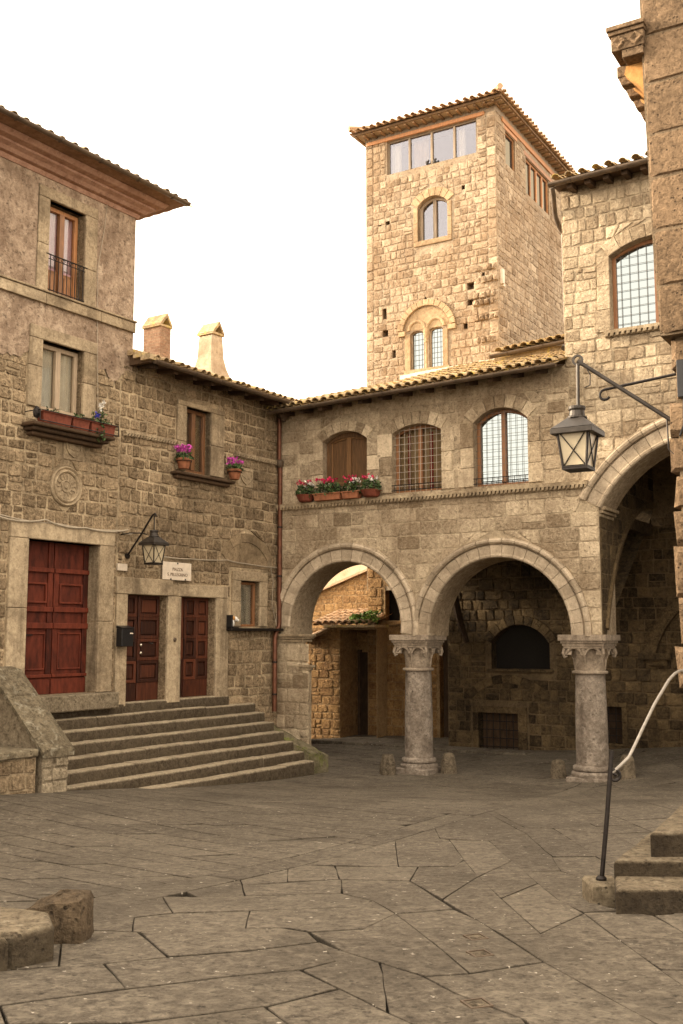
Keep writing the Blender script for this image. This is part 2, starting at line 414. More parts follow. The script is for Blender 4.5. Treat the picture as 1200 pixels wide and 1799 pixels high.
M['step'] = stone_mat('step_stone', (.13, .098, .06), (.46, .375, .255), (.036, .023, .012), 30, .7, .016, (.10, .075, .045), .4, 1.6, .4, spots=(.50, .43, .31), spot_amt=.12, spot_scale=14)
M['pave'] = stone_mat('basalt_paving', (.060, .047, .033), (.168, .138, .099), (.016, .012, .008), 30, .85, .012, (.047, .037, .025), .6, .8, .55, spots=(.235, .195, .142), spot_amt=.45, spot_scale=10, rough=.85, mid=11, flecks=.75, tw=.34)
M['joint'] = plain_mat('joint_earth', (.055, .042, .025), .95, 0, .4, 20, .4)
M['step_dark'] = stone_mat('dark_step_stone', (.085, .062, .038), (.27, .215, .14), (.030, .020, .011), 34, .8, .016, (.07, .052, .03), .5, 2.2, .6, spots=(.36, .31, .22), spot_amt=.3, spot_scale=11)
M['arch_worn'] = stone_mat('worn_arch', (.17, .12, .068), (.36, .265, .16), (.4, .3, .2), 34, .6, .012, (.08, .055, .03), .7, 1.5, .3, streak=.5)
M['lichen'] = stone_mat('lichen_stone', (.085, .065, .04), (.26, .21, .135), (.042, .027, .014), 30, .8, .02, (.06, .045, .026), .5, 2.2, .6, spots=(.42, .38, .28), spot_amt=.6, spot_scale=6)
M['plaster'] = stone_mat('old_plaster', (.185, .124, .08), (.46, .345, .24), (.4, .28, .2), 16, .75, .026, (.15, .095, .06), .8, 1.3, .3, spots=(.52, .40, .285), spot_amt=.7, spot_scale=2.4, mid=5)
M['pink'] = stone_mat('pink_cornice', (.27, .145, .095), (.42, .255, .175), (.4, .2, .1), 14, .3, .01, (.20, .10, .06), .6, 1.2, 0, streak=.4)
M['tile'] = stone_mat('roof_tile', (.26, .17, .085), (.58, .44, .26), (.1, .07, .04), 24, .5, .015, (.13, .095, .055), .4, 2.2, 0, spots=(.58, .43, .10), spot_amt=.9, spot_scale=4)
M['tile_far'] = stone_mat('tower_tile', (.38, .23, .125), (.58, .42, .27), (.1, .07, .04), 24, .3, .015, (.3, .19, .1), .5, 2.2, 0)
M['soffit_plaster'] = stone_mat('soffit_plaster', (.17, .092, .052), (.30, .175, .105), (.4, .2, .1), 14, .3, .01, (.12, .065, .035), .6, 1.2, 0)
M['brick'] = stone_mat('red_brick', (.19, .10, .06), (.40, .245, .155), (.46, .36, .25), 24, .5, .01, (.36, .26, .17), .6, 3, 0)
M['moss'] = stone_mat('mossy_stone', (.10, .085, .045), (.27, .22, .14), (.2, .15, .1), 26, .8, .03, (.075, .08, .02), .7, 1.6, .4, spots=(.20, .22, .05), spot_amt=.95, spot_scale=4)
M['red_door'] = plain_mat('red_door_paint', (.082, .0165, .0075), .62, 0, .6, 5, .2, .2, .4, (2, 2, .6))
M['brown_door'] = plain_mat('varnished_wood', (.062, .0175, .0075), .5, 0, .6, 6, .1, .3, .5, (6, 6, .5))
M['wood'] = plain_mat('warm_wood', (.20, .088, .034), .5, 0, .45, 6, .1, .4, .4, (6, 6, .6))
M['orange_wood'] = plain_mat('orange_wood', (.34, .15, .055), .5, 0, .4, 6, .1, .4, .4, (6, 6, .6))
M['pale_wood'] = plain_mat('pale_wood', (.30, .225, .15), .6, 0, .35, 6, .1, .3, .4, (6, 6, .6))
M['dark_wood'] = plain_mat('dark_beam', (.060, .036, .02), .8, 0, .4, 6, .2, .2, .4, (3, 3, 1))
M['shutter'] = plain_mat('shutter_wood', (.135, .068, .026), .55, 0, .45, 6, .1, .3, .4, (8, 8, .5))
M['iron'] = plain_mat('black_iron', (.022, .017, .014), .5, .6, .4, 30, .15)
M['lattice_pale'] = plain_mat('lattice_iron', (.42, .36, .28), .6); M['capital'] = stone_mat('peperino_capital', (.20, .155, .11), (.44, .355, .262), (.4, .3, .2), 30, .6, .012, (.12, .088, .06), .6, 2.4, .35, streak=.5)
M['lattice'] = plain_mat('lattice_lead', (.13, .11, .09), .6, .3)
M['steel'] = plain_mat('worn_handrail', (.30, .265, .22), .5, .5, .25, 30, .05)
M['copper'] = plain_mat('copper_pipe', (.12, .045, .022), .45, .5, .4, 8, .1)
M['gutter'] = plain_mat('bronzed_gutter', (.115, .082, .055), .5, .5, .35, 6, .1)
M['lead'] = plain_mat('lead_sheet', (.045, .037, .030), .45, .5, .35, 10, .1)
M['terra'] = plain_mat('terracotta', (.27, .105, .052), .85, 0, .4, 9, .2, .2)
M['terra_dark'] = plain_mat('terracotta_trough', (.15, .042, .024), .8, 0, .4, 9, .2, .2)
M['soil'] = plain_mat('soil', (.03, .02, .012), .95)
M['white'] = plain_mat('white_marble', (.62, .52, .40), .6, 0, .15, 9, .05)
M['flash'] = plain_mat('pale_flashing', (.62, .55, .44), .7, 0, .2, 5, .2)
M['letter'] = plain_mat('carved_letter', (.16, .11, .07), .8)
M['black'] = plain_mat('black_paint', (.010, .009, .009), .4)
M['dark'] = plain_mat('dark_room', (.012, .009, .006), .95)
M['curtain'] = plain_mat('pale_curtain', (.80, .72, .60), .9, 0, .1, 4, .05)
M['pink_cloth'] = plain_mat('pink_curtain', (.84, .55, .60), .9, 0, .12, 4, .05)
M['red_cloth'] = plain_mat('red_curtain', (.30, .03, .03), .9, 0, .2, 4, .05)
M['tan_cloth'] = plain_mat('tan_blind', (.42, .28, .15), .9, 0, .2, 4, .05)
M['glass'] = glass_mat('clear_glass', .03, True)
M['glass_sky'] = glass_mat('reflecting_glass', .42, False, (.62, .70, .72))
M['glass_dim'] = glass_mat('dim_glass', .05, True)
M['frosted'] = plain_mat('lamp_glass', (.46, .38, .25), .35, 0, .15, 6, .05, .5)
M['knob'] = plain_mat('bright_knob', (.7, .62, .5), .25, .8)
M['leaf'] = plain_mat('leaf', (.045, .075, .022), .6, 0, .5, 4, .05, .3, 1.6)
M['grass'] = plain_mat('grass_tuft', (.15, .24, .045), .7, 0, .5, 4, .05, .3, 1.6)
def petal(nm, c): M[nm] = plain_mat(nm, c, .7, 0, .3, 6, .05, .2, 1.4)
petal('magenta_petal', (.52, .07, .36)); petal('crimson_petal', (.58, .03, .10)); petal('white_petal', (.80, .74, .66)); petal('blue_petal', (.06, .06, .36))

# ------------------------------------------------------------------ shared builders
def poly_inset_arch(u0, u1, z0, zs, za, d): return seg_arch(u0 + d, u1 - d, z0 + d, zs, za - d)
def curtain(root, name, mat, u0, u1, z0, z1, y, waves=6, amp=.03):
    mb = MB(); n = waves * 8; v = []
    for i in range(n + 1):
        u = u0 + (u1 - u0) * i / n; dy = amp * math.sin(i / 8 * 2 * math.pi) + amp * .4 * math.sin(i * 1.7)
        v += [(u, y + dy, z0), (u + rnd.uniform(-.004, .004), y + dy * .7, z1)]
    mb.add(v, [(2 * i, 2 * i + 2, 2 * i + 3, 2 * i + 1) for i in range(n)])
    return mb.build(name, mat, root, smooth=True)
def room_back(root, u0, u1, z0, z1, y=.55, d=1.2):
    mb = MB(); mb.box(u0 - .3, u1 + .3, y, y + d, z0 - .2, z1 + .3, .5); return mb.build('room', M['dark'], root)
def window_rect(root, u0, u1, z0, z1, d, fmat, gmat, fw=.07, leaves=2, cross=(), curt=None, back=True, panel=0.0, label=None):
    mb = MB(); o = rect(u0, u1, z0, z1); i_ = rect(u0 + fw, u1 - fw, z0 + fw, z1 - fw)
    mb.ring(o, i_, d - .06, d + .03)
    if leaves == 2:
        m = (u0 + u1) / 2; mb.box(m - fw * .75, m + fw * .75, d - .075, d + .02, z0 + fw, z1 - fw)
    for zz in cross: mb.box(u0 + fw, u1 - fw, d - .062, d + .02, zz - .03, zz + .03)
    if panel:
        for a, b in (((u0 + fw, (u0 + u1) / 2 - fw * .75), ((u0 + u1) / 2 + fw * .75, u1 - fw)) if leaves == 2 else ((u0 + fw, u1 - fw),)):
            mb.box(a, b, d - .03, d + .02, z0 + fw, panel)
            mb.box(a + .05, b - .05, d - .045, d - .03, z0 + fw + .06, panel - .06)
    f = mb.build('window', fmat, root, bevel=.006)
    g = MB(); g.box(u0 + fw * .6, u1 - fw * .6, d - .012, d - .004, max(z0, panel) + fw * .6, z1 - fw * .6); g.build('pane', gmat, f)
    if curt: curtain(f, 'curtain', curt, u0 + .03, u1 - .03, z0 + .05, z1 - .05, d + .05, 6, .018)
    if back: room_back(f, u0, u1, z0, z1, d + .3)
    return f
def window_arch(root, u0, u1, z0, zs, za, d, fmat, gmat, fw=.07, grid=None, rail=False, curt=None, back=True, leaves=2):
    mb = MB(); o = seg_arch(u0, u1, z0, zs, za); ii = poly_inset_arch(u0, u1, z0, zs, za, fw)
    mb.ring(o, ii, d - .06, d + .03); m = (u0 + u1) / 2
    if leaves == 2: mb.box(m - fw * .7, m + fw * .7, d - .075, d + .02, z0 + fw, za - fw * .8)
    f = mb.build('window', fmat, root, bevel=.006)
    g = MB(); g.prism(poly_inset_arch(u0, u1, z0, zs, za, fw * .6), d - .012, d - .004); g.build('pane', gmat, f)
    if grid:
        gm = MB(); du, dz, yy, r = grid
        k = 1
        while u0 + du * k < u1 - .02:
            s_ = span(o, u0 + du * k, 0)
            if s_: gm.box(u0 + du * k - r, u0 + du * k + r, yy - r, yy + r, s_[0], s_[1])
            k += 1
        k = 1
        while z0 + dz * k < za - .03:
            s_ = span(o, z0 + dz * k, 1)
            if s_: gm.box(s_[0], s_[1], yy - 2.2 * r, yy - r * 1.02, z0 + dz * k - r, z0 + dz * k + r)
            k += 1
        gm.build('lattice', M['lattice_pale'] if curt else M['lattice'], f)
    if curt: curt(f)
    if back: room_back(f, u0, u1, z0, za, d + .3)
    return f
def stone_frame(mb, u0, u1, z0, z1, l, r, t, b=0, y0=-.05, y1=.12, jambs=2, ear=0.0):
    """dressed stone round a rectangular opening"""
    if t: mb.box(u0 - l - ear, u1 + r + ear, y0 - .004, y1, z1, z1 + t)
    if b: mb.box(u0 - l, u1 + r, y0 - .004, y1, z0 - b, z0)
    for a, c in ((u0 - l, u0), (u1, u1 + r)):
        if c - a < .01: continue
        cuts = sorted([z0, z1] + [z0 + (z1 - z0) * (k + rnd.uniform(-.2, .2)) / jambs for k in range(1, jambs)])
        for k in range(len(cuts) - 1): mb.box(a, c, y0, y1, cuts[k] + .003, cuts[k + 1] - .003)
def voussoirs(mb, u0, u1, zs, za, band, n=9, y0=-.035, y1=.1):
    cu, cz, r = circ3((u0, zs), ((u0 + u1) / 2, za), (u1, zs))
    a0 = math.atan2(zs - cz, u1 - cu); a1 = math.atan2(zs - cz, u0 - cu)
    for k in range(n):
        b0 = a0 + (a1 - a0) * k / n; b1 = a0 + (a1 - a0) * (k + 1) / n; e = .004 / r
        mb.sweep_arc(cu, cz, b0 + e, b1 - e, [(r, y1), (r, y0), (r + band, y0), (r + band, y1)], 3)
    return [(cu + (r + band) * math.cos(a0 + (a1 - a0) * k / 14), cz + (r + band) * math.sin(a0 + (a1 - a0) * k / 14)) for k in range(15)]
def rope_course(mb, p0, p1, y=-.0, h=.10, out=.09, step=.075):
    """small projecting string course carved like a row of teeth"""
    (u0, z0), (u1, z1) = p0, p1; n = max(2, int((u1 - u0) / step)); f = lambda u: z0 + (z1 - z0) * (u - u0) / (u1 - u0)
    for a in range(0, n, 12):
        ua = u0 + (u1 - u0) * a / n; ub = u0 + (u1 - u0) * min(n, a + 12) / n; za, zb = f(ua), f(ub); t = rnd.random()
        for lo, hi, o in ((.5, 1.0, out), (-.05, .5, out * .45)):
            mb.hexa([(ua, y - o, za + h * lo), (ub, y - o, zb + h * lo), (ub, y + .06, zb + h * lo), (ua, y + .06, za + h * lo), (ua, y - o, za + h * hi), (ub, y - o, zb + h * hi), (ub, y + .06, zb + h * hi), (ua, y + .06, za + h * hi)], t)
    for k in range(n):
        ua = u0 + (u1 - u0) * (k + .1) / n; ub = u0 + (u1 - u0) * (k + .72) / n; za = f(ua)
        mb.hexa([(ua, y - out * .9, za + h * .02), (ub, y - out * .9, za + h * .1), (ub, y - .02, za + h * .1), (ua, y - .02, za + h * .02), (ua + .015, y - out * 1.02, za + h * .5), (ub + .015, y - out * 1.02, za + h * .5), (ub + .015, y - .02, za + h * .5), (ua + .015, y - .02, za + h * .5)], rnd.uniform(.5, 1))
def coppi(mb, u0, u1, y0, za, zb, pitch, length, rad=.095, pit=.215, tl=.40, tint=(.3, .9), miss=.0, und=True, lo=None):
    """rows of half round clay tiles, eave along local x"""
    cp, sp = math.cos(pitch), math.sin(pitch); nc = max(1, int(round((u1 - u0) / pit))); pit = (u1 - u0) / nc
    fl = length if callable(length) else (lambda u: length); fs = lo if callable(lo) else (lambda u: 0.0)
    def P(u, b, h): return (u, y0 + b * cp - h * sp, za + (zb - za) * (u - u0) / (u1 - u0) + b * sp + h * cp)
    n = 6
    for c in range(nc):
        uc = u0 + pit * (c + .5); ln = fl(uc); st = fs(uc)
        if ln - st < .15: continue
        if und:      # channel tile strip
            v = []; uu = uc + pit / 2; k = max(2, int((ln - st) / .36) + 1)
            for j in range(k + 1):
                b = st - .04 + (ln - st) * j / k
                for i in range(5):
                    a = math.pi + math.pi * i / 4; v.append(P(uu + pit * .56 * math.cos(a), b, .055 + .05 * math.sin(a) + .012 * (j % 2)))
            f = [(j * 5 + i, j * 5 + i + 1, (j + 1) * 5 + i + 1, (j + 1) * 5 + i) for j in range(k) for i in range(4)]
            mb.add(v, f, rnd.uniform(*tint) * .7)
        b = st - rnd.uniform(.03, .09); first = True
        while b < ln - .05:
            e = min(b + tl, ln); r0 = rad * rnd.uniform(.95, 1.06); r1 = rad * .84; du = rnd.uniform(-.012, .012); dh = rnd.uniform(0, .012)
            v = []
            for (bb, rr, hh) in ((b, r0, .075 + dh), (e + .04, r1, .05 + dh)):
                for inn in (1.0, .84):
                    for i in range(n + 1):
                        a = math.pi * i / n; v.append(P(uc + du + rr * inn * math.cos(a), bb, hh + rr * inn * .85 * math.sin(a) - .02))
            m_ = n + 1; f = []
            for i in range(n):
                f += [(i, i + 1, 2 * m_ + i + 1, 2 * m_ + i), (i, m_ + i, m_ + i + 1, i + 1), (m_ + i, 3 * m_ + i, 3 * m_ + i + 1, m_ + i + 1)]
            mb.add(v, f, rnd.uniform(*tint)); b += tl * .88
def gutter_line(p0, p1, r=.075, n=10):
    """half round gutter as an open trough"""
    mb = MB(); p0 = Vector(p0); p1 = Vector(p1); v = []; m = 8
    d = (p1 - p0).normalized(); x = d.cross(Vector((0, 0, 1))).normalized(); t = .008
    for k in range(n + 1):
        p = p0.lerp(p1, k / n)
        for rr in (r, r - t):
            for i in range(m + 1):
                a = math.pi + math.pi * i / m; v.append(p + x * (rr * math.cos(a)) + Vector((0, 0, rr * math.sin(a))))
    w_ = 2 * (m + 1); f = []
    for k in range(n):
        for i in range(m):
            f += [(k * w_ + i, k * w_ + i + 1, (k + 1) * w_ + i + 1, (k + 1) * w_ + i), (k * w_ + m + 1 + i, (k + 1) * w_ + m + 1 + i, (k + 1) * w_ + m + 2 + i, k * w_ + m + 2 + i)]
        f += [(k * w_, (k + 1) * w_, (k + 1) * w_ + m + 1, k * w_ + m + 1), (k * w_ + m, k * w_ + 2 * m + 1, (k + 1) * w_ + 2 * m + 1, (k + 1) * w_ + m)]
    f += [tuple(range(m + 1)), tuple(n * w_ + i for i in range(m, -1, -1))]
    mb.add(v, f)
    for k in range(1, n, 2):        # straps
        p = p0.lerp(p1, k / n); mb.tube([p + x * (r + .01) * math.cos(math.pi + math.pi * i / 6) + Vector((0, 0, (r + .006) * math.sin(math.pi + math.pi * i / 6))) for i in range(7)], .008, 5)
    return mb
def foliage(parent, c, rx, ry, h, n=70, size=.045, mat='leaf', name='foliage'):
    mb = MB()
    for _ in range(n):
        a = rnd.uniform(0, 6.28); q = math.sqrt(rnd.random()); z = rnd.random()
        k = 1.0 - .35 * z
        mb.leafquad((c[0] + rx * q * math.cos(a) * k, c[1] + ry * q * math.sin(a) * k, c[2] + h * z), size * rnd.uniform(.6, 1.3), rnd.random())
    return mb.build(name, M[mat], parent)
def blossoms(parent, c, rx, ry, h, n, mat, size=.035, name='blossom'):
    mb = MB()
    for _ in range(n):
        a = rnd.uniform(0, 6.28); q = math.sqrt(rnd.random()); p = (c[0] + rx * q * math.cos(a), c[1] + ry * q * math.sin(a), c[2] + h * rnd.uniform(.2, 1))
        for _ in range(5): mb.leafquad((p[0] + rnd.gauss(0, .012), p[1] + rnd.gauss(0, .012), p[2] + rnd.gauss(0, .012)), size * rnd.uniform(.6, 1.1), rnd.random())
    return mb.build(name, M[mat], parent)
def lantern(root, c, w, h, sc=1.0):
    """four sided street lantern; c is the centre of the bottom plate"""
    x, y, z = c; wt = w / 2; wb = w * .29
    def ringq(hw, zz): return [(x - hw, y - hw, zz), (x + hw, y - hw, zz), (x + hw, y + hw, zz), (x - hw, y + hw, zz)]
    ze = z + h * .62
    g = MB(); g.hexa(ringq(wb * .98, z + .02) + ringq(wt * .78, ze - .01)); g.build('lamp_glass', M['frosted'], root)
    f = MB(); a = ringq(wb, z); b = ringq(wt * .8, ze)
    for i in range(4):
        f.tube([a[i], b[i]], .013 * sc, 6); f.tube([a[i], a[(i + 1) % 4]], .014 * sc, 6); f.tube([b[i], b[(i + 1) % 4]], .014 * sc, 6)
    for i in range(4):               # diagonal wires over each glass
        j = (i + 1) % 4; o = .004
        cx = [(p[0] + (p[0] - x) * .03, p[1] + (p[1] - y) * .03, p[2]) for p in (a[i], b[j], a[j], b[i])]
        f.tube([cx[0], cx[1]], .006 * sc, 5); f.tube([cx[2], cx[3]], .006 * sc, 5)
    f.box(x - wb - .012, x + wb + .012, y - wb - .012, y + wb + .012, z - .02, z + .012)
    f.build('lamp_frame', M['iron'], root)
    r = MB(); r.hexa(ringq(wt * 1.06, ze - .055 * sc) + ringq(wt * 1.06, ze - .005)); r.hexa(ringq(wt * 1.06, ze - .003) + ringq(wt * .42, z + h * .80))
    r.lathe([(wt * .50, z + h * .80), (wt * .50, z + h * .83), (wt * .40, z + h * .84), (wt * .36, z + h * .93), (wt * .42, z + h * .95), (wt * .42, z + h), (.02, z + h + .005)], x, y, 16)
    r.build('lamp_roof', M['lead'], root, bevel=.004)

# ================================================================== THE SETTING: ground and paving
def build_ground():
    mb = MB(); v = []; xs = np.concatenate([np.linspace(-60, -12, 9), np.linspace(-11, 14, 51), np.linspace(16, 60, 9)]); ys = np.concatenate([np.linspace(-30, -2, 7), np.linspace(-1, 34, 71), np.linspace(37, 80, 9)])
    for y in ys:
        for x in xs: v.append((x, y, gz(x, y) - .035))
    nx = len(xs); f = [(j * nx + i, j * nx + i + 1, (j + 1) * nx + i + 1, (j + 1) * nx + i) for j in range(len(ys) - 1) for i in range(nx - 1)]
    mb.add(v, f); struct(mb.build('ground', M['joint'], smooth=True))
def clip(poly, n, c):            # keep n.p <= c
    out = []
    for i in range(len(poly)):
        p, q = poly[i], poly[(i + 1) % len(poly)]; dp = n[0] * p[0] + n[1] * p[1] - c; dq = n[0] * q[0] + n[1] * q[1] - c
        if dp <= 0: out.append(p)
        if dp * dq < 0: t = dp / (dp - dq); out.append((p[0] + (q[0] - p[0]) * t, p[1] + (q[1] - p[1]) * t))
    return out
def slab(mb, poly, rg, gap=.004, j=.004):
    A = sum(p[0] * q[1] - q[0] * p[1] for p, q in zip(poly, poly[1:] + poly[:1])) / 2
    if abs(A) < .02: return
    if A < 0: poly = poly[::-1]
    cx = sum(p[0] for p in poly) / len(poly); cy = sum(p[1] for p in poly) / len(poly)
    pts = []
    for p, q in zip(poly, poly[1:] + poly[:1]):
        ln = math.hypot(q[0] - p[0], q[1] - p[1])
        if ln < .03: continue
        k = max(1, int(ln / .22)); nx, ny = (q[1] - p[1]) / ln, -(q[0] - p[0]) / ln; gp_ = .0022 + .0125 * (abs(q[0] - p[0]) / ln) ** 2
        for i in range(k):
            t = (i + (.0 if i else .04)) / k; o = -gp_ + rg.uniform(-j, j)
            pts.append((p[0] + (q[0] - p[0]) * t + nx * o, p[1] + (q[1] - p[1]) * t + ny * o))
    if len(pts) < 3: return
    dz = rg.uniform(-.002, .002); tx = rg.gauss(0, .0015); ty = rg.gauss(0, .0015); n = len(pts)
    zt = lambda p: gz(p[0], p[1]) + dz + max(-.003, min(.003, tx * (p[0] - cx) + ty * (p[1] - cy)))
    low = [(p[0], p[1], gz(p[0], p[1]) - .05) for p in pts]; mid = [(p[0], p[1], zt(p) - .005) for p in pts]
    ins = []
    for p in pts:
        d = math.hypot(cx - p[0], cy - p[1]) + 1e-6; k = min(.005, d * .3); q = (p[0] + (cx - p[0]) / d * k, p[1] + (cy - p[1]) / d * k); ins.append((q[0], q[1], zt(q)))
    v = low + mid + ins + [(cx, cy, zt((cx, cy)))]; f = []
    for i in range(n):
        k = (i + 1) % n; f += [(i, k, n + k, n + i), (n + i, n + k, 2 * n + k, 2 * n + i), (2 * n + i, 2 * n + k, 3 * n)]
    mb.add(v, f, min(1, max(0, rg.gauss(.5, .15))))
    for k in range(2 * n): mb.m[len(mb.m) - len(v) + k] = 1.0 if k < n else .55
def rows(mb, cons, o, d, width, length, rg, ext=30, skew=.0):
    """courses of slabs along direction d, clipped to a convex region given by half planes"""
    n = (-d[1], d[0]); w = -ext
    while w < ext:
        h = rg.uniform(*width); s_ = -ext + rg.uniform(0, 1)
        while s_ < ext:
            ln = rg.uniform(*length); e = s_ + ln; k = skew + rg.uniform(-.12, .12)
            q = [(s_, w), (e, w), (e + k * h, w + h), (s_ + k * h, w + h)]
            poly = [(o[0] + d[0] * a + n[0] * b, o[1] + d[1] * a + n[1] * b) for a, b in q]
            c0 = poly[0]
            if abs(c0[0]) < 16 and -2 < c0[1] < 34:
                for nn, cc in cons:
                    poly = clip(poly, nn, cc)
                    if len(poly) < 3: break
                if len(poly) >= 3: slab(mb, poly, rg)
            s_ = e
        w += h
def line(p, q):                   # half plane to the left of p->q excluded; keep right side
    dx, dy = q[0] - p[0], q[1] - p[1]; ln = math.hypot(dx, dy); n = (-dy / ln, dx / ln); return n, n[0] * p[0] + n[1] * p[1]
def flip(h): return (-h[0][0], -h[0][1]), -h[1]
def unit(p, q): d = (q[0] - p[0], q[1] - p[1]); n = math.hypot(*d); return d[0] / n, d[1] / n
def build_paving():
    rg = random.Random(11); mb = MB()
    u1, u2 = gpx(430, 1524), gpx(975, 1385); l1, l2 = gpx(425, 1545), gpx(1050, 1380)
    up = line(u1, u2); lo = line(l1, l2)              # 'keep right' = nearer the camera
    b1, b2 = gpx(655, 1580), gpx(455, 1799); cb = line(b2, b1)   # keep right = right hand part
    dA = unit(gpx(17, 1514), gpx(255, 1559)); dB = unit(gpx(860, 1477), gpx(945, 1552)); dC = unit(gpx(115, 1700), gpx(550, 1657)); dD = unit(l1, l2)
    far = ((0, 1), 40.0); lf = ((-1, 0), 12.0)
    w = (u1[0] - l1[0]) * up[0][0] + (u1[1] - l1[1]) * up[0][1]
    t_ = -16.0; nD = (-dD[1], dD[0])
    for _ in range(40):                    # the drain band: one row of long slabs right across the square
        e_ = t_ + rg.uniform(1.0, 1.9); hw = abs((u1[0] - l1[0]) * nD[0] + (u1[1] - l1[1]) * nD[1])
        slab(mb, [(l1[0] + dD[0] * a + nD[0] * b, l1[1] + dD[1] * a + nD[1] * b) for a, b in ((t_, 0), (e_, 0), (e_ + .1, hw), (t_ + .1, hw))], rg); t_ = e_
        if t_ > 22: break
    up = line((l1[0] + nD[0] * hw, l1[1] + nD[1] * hw), (l1[0] + nD[0] * hw + dD[0], l1[1] + nD[1] * hw + dD[1]))
    rows(mb, [flip(up)], gpx(255, 1559), dA, (.32, .50), (.7, 1.5), rg, skew=.5)
    SL = [
     [(345,1568),(425,1546),(425,1555),(430,1574),(345,1576)], [(425,1546),(500,1526),(505,1549),(425,1555)], [(500,1526),(525,1519),(590,1522),(595,1545),(505,1549)],
     [(525,1519),(600,1500),(690,1476),(700,1524),(600,1520)], [(690,1476),(768,1455),(772,1473),(790,1475),(815,1511),(800,1522),(700,1524)], [(790,1475),(860,1477),(900,1512),(840,1540),(815,1511)],
     [(900,1512),(945,1552),(880,1578),(840,1540)], [(945,1552),(980,1580),(1025,1605),(950,1640),(880,1578)],
     [(1025,1605),(1085,1650),(1155,1700),(1260,1775),(1260,1850),(1135,1790),(1040,1737),(955,1690),(885,1643),(950,1640)],
     [(595,1545),(590,1522),(735,1523),(720,1547)], [(735,1523),(800,1522),(815,1511),(840,1540),(777,1580),(720,1547)], [(840,1540),(880,1578),(950,1640),(885,1643),(840,1617),(777,1580)],
     [(430,1574),(425,1555),(600,1545),(600,1569)], [(600,1569),(600,1545),(720,1547),(797,1597),(695,1605),(655,1582)], [(695,1605),(797,1597),(840,1617),(955,1690),(825,1710),(760,1655)],
     [(140,1605),(310,1578),(303,1604),(235,1612),(233,1637),(140,1634)], [(310,1578),(345,1576),(430,1574),(600,1569),(655,1582),(640,1592),(440,1600),(303,1604)], [(235,1612),(303,1604),(440,1600),(430,1632),(250,1637),(233,1637)],
     [(440,1600),(640,1592),(655,1582),(695,1605),(640,1632),(545,1638),(500,1630),(430,1632)], [(695,1605),(760,1655),(825,1710),(745,1715),(600,1670),(545,1638),(640,1632)],
     [(-80,1652),(110,1640),(103,1697),(-80,1712)], [(110,1640),(150,1634),(245,1637),(295,1681),(115,1700),(103,1697)], [(245,1637),(380,1631),(500,1630),(545,1638),(558,1655),(440,1670),(295,1681)],
     [(-80,1712),(103,1697),(183,1692),(222,1737),(0,1766),(-80,1776)], [(183,1692),(295,1681),(440,1670),(558,1655),(600,1670),(590,1688),(530,1703),(400,1715),(240,1735),(222,1737)],
     [(-80,1776),(0,1766),(10,1800),(14,1840),(-80,1840)], [(0,1766),(222,1737),(400,1715),(530,1703),(597,1737),(467,1768),(230,1798),(10,1800)], [(558,1655),(600,1670),(670,1692),(680,1778),(597,1737),(530,1703),(590,1688)],
     [(670,1692),(745,1715),(800,1745),(920,1790),(960,1840),(790,1840),(725,1799),(680,1778)], [(230,1798),(467,1768),(510,1802),(520,1840),(14,1840),(10,1800)], [(467,1768),(597,1737),(680,1778),(725,1799),(790,1840),(520,1840),(510,1802)],
     [(745,1715),(825,1710),(955,1690),(1040,1737),(1135,1790),(1220,1840),(960,1840),(920,1790),(800,1745)], [(768,1455),(870,1428),(925,1465),(860,1477),(772,1473)], [(860,1477),(925,1465),(970,1505),(985,1530),(920,1532)],
     [(920,1532),(985,1530),(1030,1545),(1050,1590),(1000,1592),(980,1580),(945,1552),(900,1512)], [(1000,1592),(1050,1588),(1090,1600),(1025,1603)], [(1025,1603),(1090,1600),(1150,1608),(1215,1647),(1085,1649)],
     [(1085,1649),(1215,1647),(1300,1705),(1158,1704)], [(1158,1704),(1300,1705),(1300,1790),(1260,1775)], [(1150,1608),(1260,1600),(1320,1650),(1215,1647)], [(870,1428),(882,1425),(920,1454),(972,1455),(1048,1504),(970,1505),(925,1465)],
     [(970,1505),(1048,1504),(1110,1545),(1100,1575),(1050,1588),(1030,1545),(985,1530)], [(882,1425),(960,1404),(1000,1420),(1060,1465),(972,1455),(920,1454)], [(972,1455),(1060,1465),(1110,1500),(1110,1545),(1048,1504)],
     [(140,1590),(250,1563),(340,1571),(310,1578),(140,1605)], [(-80,1640),(140,1590),(140,1636),(-80,1652)]]
    def gp2(px, py):                       # slabs along the drain band end exactly at its edge
        p = gpx(px, py)
        if abs(py - (1545 - .264 * (px - 425))) < 6:
            d = lo[0][0] * p[0] + lo[0][1] * p[1] - lo[1]; p = (p[0] - lo[0][0] * d, p[1] - lo[0][1] * d)
        return p
    for q in SL: slab(mb, [gp2(*p) for p in q], rg, .003, .0035)
    rows(mb, [lo, flip(line(gpx(1095, 1560), gpx(965, 1407))) if False else line(gpx(965, 1407), gpx(1095, 1560))], gpx(1000, 1420), dB, (.40, .60), (.7, 1.5), rg, skew=-.25) if False else None
    q0, q1 = gpx(968, 1407), gpx(1112, 1540); hr = line(q0, q1)
    if hr[0][0] * 5 + hr[0][1] * 12 > hr[1]: hr = flip(hr)
    rows(mb, [lo, hr, ((0, -1), -7.2)], gpx(1000, 1420), dB, (.40, .60), (.7, 1.5), rg, skew=-.25)
    lq = line(gpx(-80, 1640), gpx(-80, 1842))
    if lq[0][0] * -9 + lq[0][1] * 5 > lq[1]: lq = flip(lq)
    rows(mb, [lo, lq, ((0, -1), -gpx(600, 1842)[1])], gpx(-80, 1712), dC, (.36, .50), (.7, 1.5), rg, skew=-.35)
    yb_ = gpx(600, 1842)[1]; rows(mb, [((0, 1), yb_)], (0, 0), (1, .1), (.4, .55), (.7, 1.5), rg)
    struct(mb.build('paving', M['pave']))
build_ground(); build_paving()

